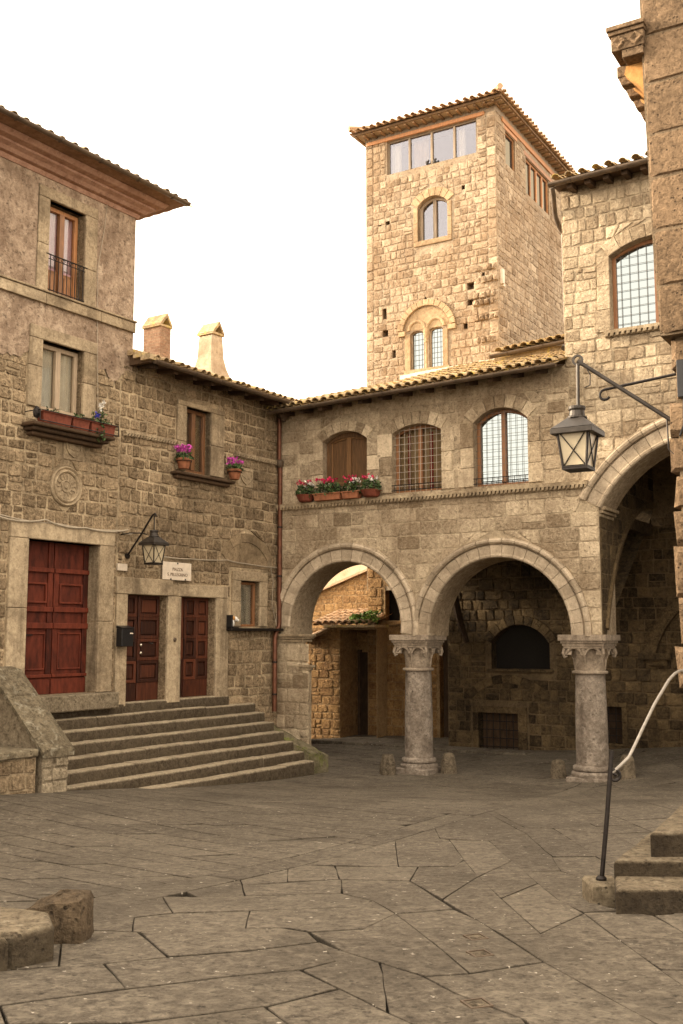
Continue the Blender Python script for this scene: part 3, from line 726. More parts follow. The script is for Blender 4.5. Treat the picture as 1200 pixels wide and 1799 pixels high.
# ================================================================== LEFT: tall plastered house and the low house beside it
UB = -4.98                        # joint between the two houses
def left_houses():
    tall = thing('plastered_house', 'tall house with pinkish plaster upper floor, deep wooden eaves and big red door, at left', 'house', L, (-7.5, 0, 1.5))
    low = thing('low_house', 'low brown stone house between the tall plastered house and the arcade, with two chimneys', 'house', L, (-2.5, 0, 1.3))
    # ---- openings
    red = (-7.067, -5.441, 1.785, 4.436); d2 = (-4.705, -3.61, 1.565, 3.57); d3 = (-3.227, -2.155, 1.575, 3.57)
    sw = (-1.35, -.68, 2.99, 3.969); lw = (-3.158, -2.384, 6.10, 7.438); w1 = (-6.908, -5.955, 6.72, 7.935); tw = (-6.85, -6.005, 8.80, 10.51)
    # ---- tall house wall
    holes = [red, w1, tw]; oh = [rect(*h) for h in holes]
    wl_ = MB(); outer = [(-30, .2), (UB, .2), (UB, 8.0), (-4.72, 8.0), (-4.72, 10.96), (-11.5, 10.96), (-11.5, 7.6), (-30, 7.6)]  # low wing past the left end is unseen, added to shade the square
    wl_.plate(outer, oh, 0)
    for h in oh: reveal(wl_, h, .3)
    fr = [Hole(rect(-7.46, -5.08, 0, 4.73)), Hole(rect(-7.2, -5.64, 6.45, 8.16)), Hole(rect(-6.50, -5.72, 5.90, 6.35))]
    rag = lambda u: 7.62 + .10 * math.sin(u * 5.1) + .08 * math.sin(u * 11.3) + .05 * (u + 7)
    ccl = [(-6.27 + .36 * math.cos(k * math.pi / 8), 5.42 + .36 * math.sin(k * math.pi / 8)) for k in range(16)]
    masonry(wl_, -12, UB - .012, .3, 8.3, fr + [Hole(ccl, True)], (.18, .27), (.12, .36), .026, .026, .015, 21, top=rag, wave=.01)
    # returning end wall and back so that the house is a solid body
    wl_.add([(-4.72, 0, 7.6), (-4.72, 6, 7.6), (-4.72, 6, 10.96), (-4.72, 0, 10.96)], [(0, 1, 2, 3)], .5, 1)
    wl_.add([(-11.5, 6, .2), (UB, 6, .2), (UB, 6, 10.96), (-11.5, 6, 10.96)], [(0, 1, 2, 3)], .5, 1); wl_.box(-30, -11.52, .02, 6, .2, 7.6, .5, 1); wl_.add([(-11.5, 0, 7.6), (-11.5, 6, 7.6), (-11.5, 6, 10.96), (-11.5, 0, 10.96)], [(0, 1, 2, 3)], .5, 1)  # the long low box is the body of the added shading wing
    wl_.build('wall', M['left'], tall)
    # plaster coat over the upper part, its lower edge broken away
    pl = MB(); pts = [(-11.5, 10.95)]
    u = -11.5
    low_e = []
    while u < -4.73:
        low_e.append((u, rag(u) - .02 + rnd.uniform(-.05, .05))); u += .07
    low_e.append((-4.715, 7.9)); outer = [(-11.5, 10.95)] + low_e + [(-4.715, 10.95)]
    hs_ = [rect(tw[0] - .25, tw[1] + .29, tw[2] - .05, 10.72), rect(-7.2, -5.64, 6.45, 8.16)]
    hs_[1] = rect(-7.2, -5.64, 7.55, 8.16)
    # window frame interrupts the lower edge: cut the plaster in three runs instead of holes
    def run(a, b, holes_=()):
        e = [(a, rag(a) - .02)] + [p for p in low_e if a < p[0] < b] + [(b, rag(b) - .02)]
        return [(a, 8.165)] + e + [(b, 8.165)]
    pl.plate([(-11.5, 8.16), (-4.715, 8.16), (-4.715, 10.95), (-11.5, 10.95)], [rect(tw[0] - .26, tw[1] + .30, 8.78, 10.72)], -.03, .5, 0)
    pl.plate(run(-11.5, -7.2), [], -.03, .5, 0); pl.plate(run(-5.64, -4.72), [], -.03, .5, 0)
    pl.add([(-4.715, -.03, 7.9), (-4.715, 6, 7.9), (-4.715, 6, 10.95), (-4.715, -.03, 10.95)], [(0, 1, 2, 3)], .5, 0)
    pl.build('plaster', M['plaster'], tall)
    # string course and frames
    t = MB()
    for a, b in ((-11.5, -9.3), (-9.3, -6.9), (-6.9, -5.6), (-5.6, -4.70)): t.box(a, b - .004, -.09, .05, 8.58, 8.77)
    t.box(-11.5, -4.69, -.12, .05, 8.775, 8.81)
    t.build('string_course', M['trim'], tall, bevel=.008)
    t = MB(); stone_frame(t, *tw[:2], 8.815, tw[3], .25, .29, .20, y0=-.055)
    t.build('window_frame', M['trim'], tall, bevel=.01)
    t = MB(); stone_frame(t, *w1, .29, .31, .225, y0=-.055); t.build('window_frame', M['trim'], tall, bevel=.01)
    t = MB(); stone_frame(t, *red, .39, .36, .29, y0=-.06, y1=.3, jambs=2)
    t.build('door_frame', M['trim'], tall, bevel=.012); t = MB(); t.box(-7.2, -5.09, -.28, .3, 1.50, 1.783, .4, .35); t.build('threshold', M['step'], tall, bevel=.02)
    # windows
    window_rect(tall, tw[0] + .05, tw[1] - .02, tw[2] + .02, tw[3] - .03, .2, M['orange_wood'], M['glass'], .075, 2, (), M['pink_cloth'], panel=9.32)
    b = MB(); zr = 9.50
    b.tube([(tw[0] - .06, -.05, zr), (tw[1] + .06, -.05, zr)], .012, 6); b.tube([(tw[0], -.05, 9.42), (tw[1], -.05, 9.42)], .008, 6); b.tube([(tw[0], -.05, 8.86), (tw[1], -.05, 8.86)], .009, 6)
    for k in range(9):
        uu = tw[0] + .04 + (tw[1] - tw[0] - .08) * k / 8; b.tube([(uu, -.05, 8.84), (uu, -.05, zr)], .008, 6)
    for k in range(4):
        uu = tw[0] + .14 + .19 * k; b.ring([(uu + .05 * math.cos(a), 9.46 + .03 * math.sin(a)) for a in (0, .8, 1.6, 2.4, 3.1, 3.9, 4.7, 5.5)], [(uu + .042 * math.cos(a), 9.46 + .024 * math.sin(a)) for a in (0, .8, 1.6, 2.4, 3.1, 3.9, 4.7, 5.5)], -.056, -.044)
    b.build('railing', M['iron'], tall)
    window_rect(tall, w1[0] + .01, w1[1] - .01, w1[2], w1[3] - .02, .17, M['pale_wood'], M['glass'], .075, 2, (), M['curtain'])
    s_ = MB(); s_.box(-7.30, -5.42, -.36, .1, 6.34, 6.40); s_.box(-7.24, -5.5, -.27, .1, 6.27, 6.338); s_.box(-7.18, -5.56, -.17, .1, 6.20, 6.268)
    s_.build('sill', M['dark_wood'], tall, bevel=.015)
    # big red door
    d = MB(); u0, u1, z0, z1 = red; y = .24; m = (u0 + u1) / 2; d.box(u0 - .02, u1 + .02, y + .03, y + .08, z0, z1)
    for a, b_ in ((u0, m - .012), (m + .012, u1)):
        zz = [z0 + .0, z0 + .30, z0 + .40, 2.98, 3.08, 3.20, 3.30, 3.98, 4.07, z1]
        d.box(a, b_, y, y + .029, z0, z0 + .27)
        for lo_, hi_ in ((2.92, 3.02), (3.21, 3.30), (3.90, 3.98), (z0 + .29, z0 + .345)): d.box(a, b_, y - .03, y + .029, lo_, hi_, .8)
        for lo_, hi_ in ((z0 + .345, 2.92), (3.02, 3.21), (3.30, 3.90), (3.98, z1)):
            d.box(a, a + .11, y - .006, y + .029, lo_, hi_); d.box(b_ - .11, b_, y - .006, y + .029, lo_, hi_)
        d.ring(rect(a + .13, b_ - .13, 3.36, 3.72), rect(a + .165, b_ - .165, 3.395, 3.685), y - .012, y + .029, .8)
        d.ring(rect(a + .13, b_ - .13, z0 + .42, 2.85), rect(a + .155, b_ - .155, z0 + .445, 2.82), y, y + .029, .7)
    dr = d.build('door', M['red_door'], tall, bevel=.006)
    h = MB(); h.tube([(u0 + .1, y - .02, 3.12), (u0 + .1, y - .06, 3.12), (u0 + .18, y - .06, 3.11)], .014, 6); h.build('handle', M['iron'], dr); h = MB(); h.box(u0 + .16, u0 + .38, y - .012, y, 2.80, 2.82); h.build('letter_slot', M['iron'], dr)
    # cornice, soffit, roof, gutter
    c = MB()
    prof = [(.0, 10.88), (-.05, 10.88), (-.07, 10.93), (-.07, 10.965), (-.15, 10.975), (-.20, 11.03), (-.28, 11.07), (-.28, 11.11), (-.40, 11.13), (-.46, 11.20), (-.46, 11.215), (0, 11.215)]
    ue = -4.715
    for k in range(len(prof) - 1):
        (y0, z0), (y1, z1) = prof[k], prof[k + 1]
        c.add([(-11.5, y0, z0), (ue - y0, y0, z0), (ue - y1, y1, z1), (-11.5, y1, z1)], [(0, 1, 2, 3)], .5); c.add([(ue - y0, y0, z0), (ue - y0, 6, z0), (ue - y1, 6, z1), (ue - y1, y1, z1)], [(0, 1, 2, 3)], .5)
    c.build('cornice', M['pink'], tall)
    s_ = MB(); E0 = .70
    s_.add([(-11.5, 0, 11.20), (ue, 0, 11.20), (ue + E0, -E0, 11.235), (-11.5, -E0, 11.235)], [(0, 1, 2, 3)], .5)
    s_.add([(ue, 0, 11.20), (ue, 6, 11.20), (ue + E0, 6, 11.235), (ue + E0, -E0, 11.235)], [(0, 1, 2, 3)], .5)
    k = -11.3
    s_.build('soffit', M['soffit_plaster'], tall)
    r = MB(); coppi(r, -11.5, ue + E0, -E0, 11.225, 11.225, R(18), lambda u: min(4.4, (ue + E0 - u) + .1 if u > ue + E0 - 4.4 else 4.4), pit=.26, rad=.072)
    r2 = MB(); coppi(r2, -E0 + 0.0, 6, 0, 11.25, 11.25, R(18), lambda u: min(4.2, u + E0), pit=.26, rad=.072)
    mt = Matrix.Translation((ue + E0, 0, 0)) @ Matrix.Rotation(R(90), 4, 'Z')
    r.add([mt @ Vector(p) for p in r2.v], r2.f, .5)
    r.tube([(ue + E0 + .02, -E0 - .02, 11.28), (ue + E0 - 3.5, -E0 + 3.5, 12.45)], .07, 8)
    r.add([(-11.5, -E0, 11.24), (ue + E0, -E0, 11.24), (ue + E0 - 4, -E0 + 4, 12.55), (-11.5, -E0 + 4, 12.55)], [(0, 1, 2, 3)], .2)
    r.add([(ue + E0, -E0, 11.24), (ue + E0, 6, 11.24), (ue + E0 - 4, 6, 12.55), (ue + E0 - 4, -E0 + 4, 12.55)], [(0, 1, 2, 3)], .2)
    r.build('roof', M['tile'], tall)
    gutter_line((-11.5, -E0 - .05, 11.275), (ue + E0 + .02, -E0 - .05, 11.275), .06, 16).build('gutter', M['gutter'], tall)

    # ---- low house
    holes = [d2, d3, sw, lw]; oh = [rect(*h) for h in holes]; ZT = 8.05
    wl_ = MB(); wl_.plate([(UB + .002, -.2), (0, -.2), (0, ZT), (-4.72, ZT), (-4.72, 7.998), (UB + .002, 7.998)], oh, 0)
    for h in oh: reveal(wl_, h, .3)
    ba = seg_arch(-2.05, -.2, 4.42, 4.42, 4.98)
    fr = [Hole(rect(-5.02, -1.75, 0, 3.90)), Hole(rect(-1.70, -.38, 2.9, 4.20)), Hole(rect(-3.44, -1.98, 6.0, 7.48)), Hole(ba, True), Hole(rect(-3.82, -2.96, 3.86, 4.25)), Hole(rect(-1.46, -.94, 6.02, 6.42))]
    masonry(wl_, UB + .012, -.004, -.2, ZT, fr, (.18, .27), (.12, .36), .028, .026, .016, 22, wave=.012, dark=.2)
    wl_.add([(0, 0, -.2), (0, 5, -.2), (0, 5, ZT + 1), (0, 0, ZT)], [(0, 1, 2, 3)], .5, 1)
    wl_.add([(-4.98, 5, -.2), (0, 5, -.2), (0, 5, ZT + 1), (-4.98, 5, ZT + 1)], [(0, 1, 2, 3)], .5, 1)
    wl_.build('wall', M['left'], low)
    t = MB(); # door surrounds of the twin doors
    t.box(-5.005, -3.49, -.064, .3, 3.572, 3.885); t.box(-3.33, -1.79, -.060, .3, 3.572, 3.815); t.box(-3.486, -3.334, -.05, .3, 3.572, 3.80)
    t.box(-4.985, -4.707, -.055, .3, 1.50, 3.568); t.box(-3.608, -3.23, -.055, .3, 1.50, 3.568); t.box(-2.153, -1.76, -.055, .3, 1.50, 3.568)
    t.build('door_frame', M['trim'], low, bevel=.012)
    t = MB(); stone_frame(t, *lw, .27, .42, .10, y0=-.05); t.build('window_frame', M['trim'], low, bevel=.01)
    t = MB(); stone_frame(t, *sw, .28, .26, .20, y0=-.05); t.build('window_frame', M['trim'], low, bevel=.01)
    t = MB(); voussoirs(t, -1.86, -.39, 4.42, 4.80, .20, 5, -.022, .08); t.prism(seg_arch(-1.85, -.40, 4.25, 4.42, 4.79), -.012, .05, .35); t.build('relieving_arch', M['arch_worn'], low, bevel=.008)
    t = MB(); rope_course(t, (-4.90, 6.56), (-3.50, 6.59)); t.build('string_course', M['trim'], low)
    t = MB(); rope_course(t, (-1.62, 6.635), (-.13, 6.63)); t.build('string_course', M['trim'], low)
    t = MB(); t.box(-3.58, -1.76, -.20, .1, 5.995, 6.05); t.box(-3.5, -1.84, -.12, .1, 5.92, 5.993); t.build('sill', M['dark_wood'], low, bevel=.015)
    t = MB(); t.box(-1.84, -.02, -.20, .08, 2.90, 2.955); t.build('sill', M['iron'], low, bevel=.01)
    window_rect(low, *lw, .19, M['wood'], M['glass_dim'], .075, 2, (), M['tan_cloth'])
    window_rect(low, sw[0], sw[1], sw[2] + .0, sw[3] - .02, .16, M['wood'], M['glass'], .05, 1, (), M['curtain'])
    def pdoor(u0, u1, z0, z1, grid, leaf2=True):
        d = MB(); y = .2; d.box(u0 - .02, u1 + .02, y + .02, y + .06, z0, z1, .3); m = u0 + (u1 - u0) * (.45 if leaf2 else .3)
        for a, b_ in ((u0, m - .014), (m + .014, u1)):
            d.box(a, b_, y - .02, y + .018, z0, z0 + .34); cols_ = 1 if (b_ - a) < .5 or leaf2 else 2
            zs = [z0 + .34 + (z1 - z0 - .34) * k / grid for k in range(grid + 1)]
            for k in range(grid):
                for c_ in range(cols_):
                    p0 = a + (b_ - a) * c_ / cols_; p1 = a + (b_ - a) * (c_ + 1) / cols_
                    d.ring(rect(p0, p1 - .001, zs[k] + .001, zs[k + 1] - .001), rect(p0 + .07, p1 - .07, zs[k] + .06, zs[k + 1] - .06), y - .03, y + .018)
                    d.prism(rect(p0 + .10, p1 - .10, zs[k] + .09, zs[k + 1] - .09), y - .018, y + .018)
        return d.build('door', M['brown_door'], low, bevel=.006)
    a = pdoor(*d2, 4, True)
    for zz in (2.62, 2.47): k = MB(); k.blob((-4.16, .13, zz), .028, .028, .028, rough=0); k.build('knob', M['knob'], a, smooth=True)
    for uu in (-4.45, -3.88): k = MB(); k.tube([(uu - .05, .13, 2.66), (uu, .10, 2.64), (uu + .05, .13, 2.66)], .014, 6); k.build('handle', M['iron'], a)
    pdoor(*d3, 4, False)
    t = MB(); t.lathe([(.03, 0), (.045, .01), (.03, .03)], 0, 0, 12); mtx = Matrix.Translation((-3.42, -.055, 2.72)) @ Matrix.Rotation(R(90), 4, 'X'); t.v = [tuple(mtx @ Vector(p)) for p in t.v]; t.build('doorbell', M['gutter'], low)
    # eaves
    s_ = MB(); s_.hexa([(-4.72, -.55, 7.94), (-.02, -.55, 7.94), (-.02, .1, 8.04), (-4.72, .1, 8.04), (-4.72, -.55, 7.97), (-.02, -.55, 7.97), (-.02, .1, 8.07), (-4.72, .1, 8.07)])
    kk = -4.6
    while kk < -.2: s_.hexa([(kk, -.5, 7.86), (kk + .1, -.5, 7.86), (kk + .1, 0, 7.94), (kk, 0, 7.94), (kk, -.5, 7.94), (kk + .1, -.5, 7.94), (kk + .1, 0, 8.03), (kk, 0, 8.03)]); kk += .55
    s_.box(-4.80, -4.70, -.55, .3, 7.93, 8.10)
    s_.build('soffit', M['dark_wood'], low)
    r = MB(); coppi(r, -4.78, .35, -.58, 7.965, 7.965, R(18), 3.4, pit=.215, rad=.078)
    r.add([(-4.72, -.57, 7.96), (.3, -.57, 7.96), (.3, 2.9, 9.07), (-4.72, 2.9, 9.07)], [(0, 1, 2, 3)], .1)
    r.add([(-4.72, 2.9, 9.07), (.3, 2.9, 9.07), (.3, 5.2, 8.2), (-4.72, 5.2, 8.2)], [(0, 1, 2, 3)], .3)
    for kz in range(3): r.box(-4.86, -4.6, -.62 + kz * .2, -.38 + kz * .2, 7.97 + .07 * kz, 8.07 + .07 * kz)
    r.build('roof', M['tile'], low)
    gutter_line((-4.72, -.62, 7.97), (-.15, -.62, 7.97), .07, 12).build('gutter', M['gutter'], low)
    # chimneys stand on the roof and belong to the house
    c = MB(); u0, u1, z0, z1, y0, y1 = -2.12, -1.78, 8.5, 9.68, 1.72, 2.24
    nb = 16
    c.box(u0 + .006, u1 - .006, y0 + .006, y1 - .006, z0, z1, .5, 1)
    for k in range(nb):
        za = z0 + (z1 - z0) * k / nb; zb = za + (z1 - z0) / nb - .010; nn = 2; off = .08 if k % 2 else 0
        xs = [u0] + [u0 + off + (u1 - u0) * i / nn + (0 if off else (u1 - u0) / nn) for i in range(nn) if u0 < u0 + off + (u1 - u0) * i / nn + (0 if off else (u1 - u0) / nn) < u1 - .05] + [u1]
        for i in range(len(xs) - 1): c.box(xs[i] + .004, xs[i + 1] - .004, y0, y1, za, zb)
    ch = c.build('chimney', M['brick'], low)
    def cap(u0, u1, y0, y1, zb, h, mat):
        q = MB(); mu = (u0 + u1) / 2
        q.box(u0 - .025, u1 + .025, y0 - .025, y1 + .025, zb - .05, zb, .6)
        for s0 in (0, 1):     # two leaning tiles
            ua = u0 - .03 if s0 == 0 else u1 + .03; d_ = .07 if s0 == 0 else -.07
            q.hexa([(ua, y0 - .03, zb), (ua + d_, y0 - .03, zb), (ua + d_, y1 + .03, zb), (ua, y1 + .03, zb), (mu - d_ * .1, y0 - .05, zb + h), (mu + d_ * .35, y0 - .05, zb + h - .06), (mu + d_ * .35, y1 + .02, zb + h - .06), (mu - d_ * .1, y1 + .02, zb + h)])
        return q.build('chimney_cap', M['tile'], mat)
    cap(u0, u1, y0, y1, z1 + .05, .27, ch)
    c = MB(); u0, u1, y0, y1 = -.30, .08, 1.75, 2.2
    secs = [(8.4, .22, .26), (8.75, .20, .22), (8.95, .15, .14), (9.15, .09, .07), (9.4, .04, .02), (9.95, 0, 0)]
    v = []; f = []
    for z, e, ey in secs: v += [(u0 - e, y0 - ey, z), (u1 + e, y0 - ey, z), (u1 + e, y1 + ey, z), (u0 - e, y1 + ey, z)]
    for k in range(len(secs) - 1):
        for i in range(4): f.append((k * 4 + i, k * 4 + (i + 1) % 4, k * 4 + 4 + (i + 1) % 4, k * 4 + 4 + i))
    f.append((20, 21, 22, 23)); c.add(v, f, .7)
    ch = c.build('chimney', M['flash2'], low, bevel=.03); cap(u0, u1, y0, y1, 10.0, .28, ch)
    return tall, low
M['flash2'] = stone_mat('chimney_plaster', (.34, .25, .16), (.52, .41, .28), (.4, .3, .2), 14, .4, .015, (.26, .16, .09), .6, 2.2, 0)
tall, low = left_houses()

# ================================================================== the steps of the left houses
def left_steps():
    st = thing('stone_staircase', 'broad flight of worn stone steps up to the three doors on the left', 'steps', L, (-4, -1, .2))
    ys = [-.06] + [-.24 - .257 * i for i in range(7)]; zs = [1.56] + [1.38 - .185 * i for i in range(7)]
    for i in range(8):
        mb = MB(); yf = ys[i]; zt = zs[i]; zb = zs[i + 1] if i < 7 else zt - .35; u0 = -7.52; u1 = -1.74 if i == 0 else -1.08 + rnd.uniform(-.02, .02)
        if i == 0: segs = [(-7.52, -4.76), (-4.74, -1.74)]
        else:
            segs = []; u = u0
            while u < u1 - .01:
                e = u + rnd.uniform(1.1, 2.0)
                if u1 - e < .7: e = u1
                segs.append((u, min(e, u1))); u = e
        for a, b in segs:
            j = rnd.uniform(-.012, .012); dz = rnd.uniform(-.008, .008); n = 6; t = rnd.random(); v = []
            us = [a + .004 + (b - a - .008) * k / n for k in range(n + 1)]
            for u in us:
                w = rnd.uniform(-.010, .010); w2 = rnd.uniform(-.009, .005); k_ = 1.0
                v += [(u, yf + j + w, zb - .08), (u, yf + j + w, zt - .03 + dz), (u, yf + j + w + .022, zt + dz + w2), (u, .02 if i == 0 else yf + .5, zt + dz + .004)]
            f = []
            for k in range(n):
                for q in range(3): f.append((k * 4 + q, k * 4 + 4 + q, k * 4 + 5 + q, k * 4 + 1 + q))
            f += [(0, 1, 2, 3), (n * 4 + 3, n * 4 + 2, n * 4 + 1, n * 4)]
            mb.add(v, f, t)
            for k in range(len(v)):
                q = k % 4; mb.m[len(mb.m) - len(v) + k] = (.9, .75, .0, .0)[q]; mb.t[len(mb.t) - len(v) + k] = (t * .4, t * .5, 1.0, .75)[q]  # shade put into colour: dark risers, pale treads; the noses are also worn
        mb.build('step', M['step'], st)
    # solid core
    core = MB()
    for i in range(8): core.box(-7.5, -1.1 if i else -1.76, ys[i] + .04, .01, -.3, zs[i] - .03, .2)
    core.build('core', M['step'], st)
    # parapet
    pr = thing('stair_parapet', 'sloping stone parapet with lichen spotted coping at the left end of the steps', 'parapet', L, (-7.78, -1.68, .4))
    b = MB(); u0, u1 = -8.03, -7.53; ang = (2.20 - 1.06) / 1.2
    prof = [(-1.66, .2), (-1.66, 1.02), (-.42, 2.16), (.0, 2.16), (.0, .2)]
    v = [(u0, y, z) for y, z in prof] + [(u1, y, z) for y, z in prof]; n = 5
    b.add(v, [tuple(range(5)), tuple(range(9, 4, -1))] + [(i, (i + 1) % 5, 5 + (i + 1) % 5, 5 + i) for i in range(5)], .4, .35)
    rg = random.Random(5)
    Fp = MB(); masonry(Fp, u0, u1, .2, 1.0, (), (.16, .24), (.16, .3), .03, .02, .012, 5)
    b.v += [(p[0], p[1] - 1.66, p[2]) for p in Fp.v]; b.t += Fp.t; b.m += Fp.m; nb = len(b.v) - len(Fp.v); b.f += [tuple(i + nb for i in f) for f in Fp.f]
    b.build('wall', M['step'], pr)
    c = MB(); e = .05; hh = .13
    def cs(a, b_, y0, z0, y1, z1):
        n = 5; v = []
        for k in range(n + 1):
            t = k / n; y = y0 + (y1 - y0) * t; z = z0 + (z1 - z0) * t; w = rnd.uniform(-.008, .008)
            v += [(a - e, y, z), (a - e - .01, y, z + hh * .7), (a + .06, y, z + hh + w), (b_ - .06, y, z + hh + w), (b_ + e + .01, y, z + hh * .7), (b_ + e, y, z)]
        f = []
        for k in range(n):
            for q in range(6): f.append((k * 6 + q, k * 6 + (q + 1) % 6, k * 6 + 6 + (q + 1) % 6, k * 6 + 6 + q))
        f += [tuple(range(6)), tuple(range(n * 6 + 5, n * 6 - 1, -1))]; c.add(v, f, rnd.random())
    cs(u0, u1, -1.74, .98, -.92, 1.735); cs(u0, u1, -.915, 1.74, -.46, 2.155); cs(u0, u1, -.455, 2.165, .0, 2.175)
    c.build('coping', M['lichen'], pr)
    # stone seat beside it
    s_ = thing('stone_bench', 'low block of reddish masonry with a flat slab, left of the sloping parapet', 'bench', L, (-9, -1.6, .4))
    b = MB(); b.box(-11, -8.10, -1.60, -.01, .2, 1.0, .5, 1); Fp = MB(); masonry(Fp, -11, -8.1, .3, 1.0, (), (.17, .25), (.2, .4), .03, .02, .012, 6)
    nb = len(b.v); b.v += [(p[0], p[1] - 1.60, p[2]) for p in Fp.v]; b.t += Fp.t; b.m += Fp.m; b.f += [tuple(i + nb for i in f) for f in Fp.f]
    b.build('wall', M['left'], s_)
    b = MB(); b.box(-11, -9.3, -1.66, -.01, 1.005, 1.12); b.box(-9.29, -8.10, -1.67, -.01, 1.005, 1.12); b.build('slab', M['lichen'], s_, bevel=.02)
    # mossy block at the right end
    m_ = MB(); P = [(-.98, -.35, 1.02), (-.55, -.30, .98), (-.98, -1.05, .62), (-.42, -1.0, .55), (-.98, -1.75, .30), (-.46, -1.72, .26)]
    nu, nv = 5, 12; v = []
    for j in range(nv + 1):
        y = -.3 - 1.42 * j / nv; zt = .98 - .58 * (j / nv) ** .9
        for i in range(nu + 1):
            u = -1.07 + (.62 - .10 * abs(j / nv - .6)) * i / nu
            v.append((u, y, zt - .09 * (i / nu) ** 3 + rnd.uniform(-.025, .025)))
    f = [(j * (nu + 1) + i, j * (nu + 1) + i + 1, (j + 1) * (nu + 1) + i + 1, (j + 1) * (nu + 1) + i) for j in range(nv) for i in range(nu)]
    bd = [i for i in range(nu + 1)] + [(j + 1) * (nu + 1) + nu for j in range(nv)] + [nv * (nu + 1) + i for i in range(nu - 1, -1, -1)] + [j * (nu + 1) for j in range(nv - 1, 0, -1)]
    n0 = len(v); v += [(v[i][0], v[i][1], -.3) for i in bd]; k = len(bd)
    f += [(bd[i], bd[(i + 1) % k], n0 + (i + 1) % k, n0 + i) for i in range(k)]
    m_.add(v, f, .5)
    o = m_.build('mossy_kerbstone', M['moss'], None, L, (-.8, -1.1, 0)); tag(o, 'sloping mossy green stone block at the right end of the steps', 'stone')
left_steps()

# ================================================================== the palazzo with the arcade
GUT = [(.42, 7.772), (4.026, 7.86), (6.80, 8.0)]
def gutz(u): return GUT[0][1] + (GUT[2][1] - GUT[0][1]) * (u - GUT[0][0]) / (GUT[2][0] - GUT[0][0])
def archivolt(mb, cu, cz, r, a0, a1, wid, n, deep=.0):
    k = wid / .43
    prof = [(r, .12), (r, -.02), (r + .02 * k, -.045), (r + .055 * k, -.05), (r + .075 * k, -.03), (r + .085 * k, -.03), (r + .265 * k, -.03), (r + .275 * k, .0), (r + .295 * k, .0), (r + .30 * k, -.05), (r + .335 * k, -.085), (r + .375 * k, -.09), (r + .40 * k, -.06), (r + .405 * k, -.045), (r + .43 * k, -.045), (r + .43 * k, .02)]
    for i in range(n):
        b0 = a0 + (a1 - a0) * i / n; b1 = a0 + (a1 - a0) * (i + 1) / n; e = .005 / r
        mb.sweep_arc(cu, cz, b0 + e, b1 - e, prof, 3)
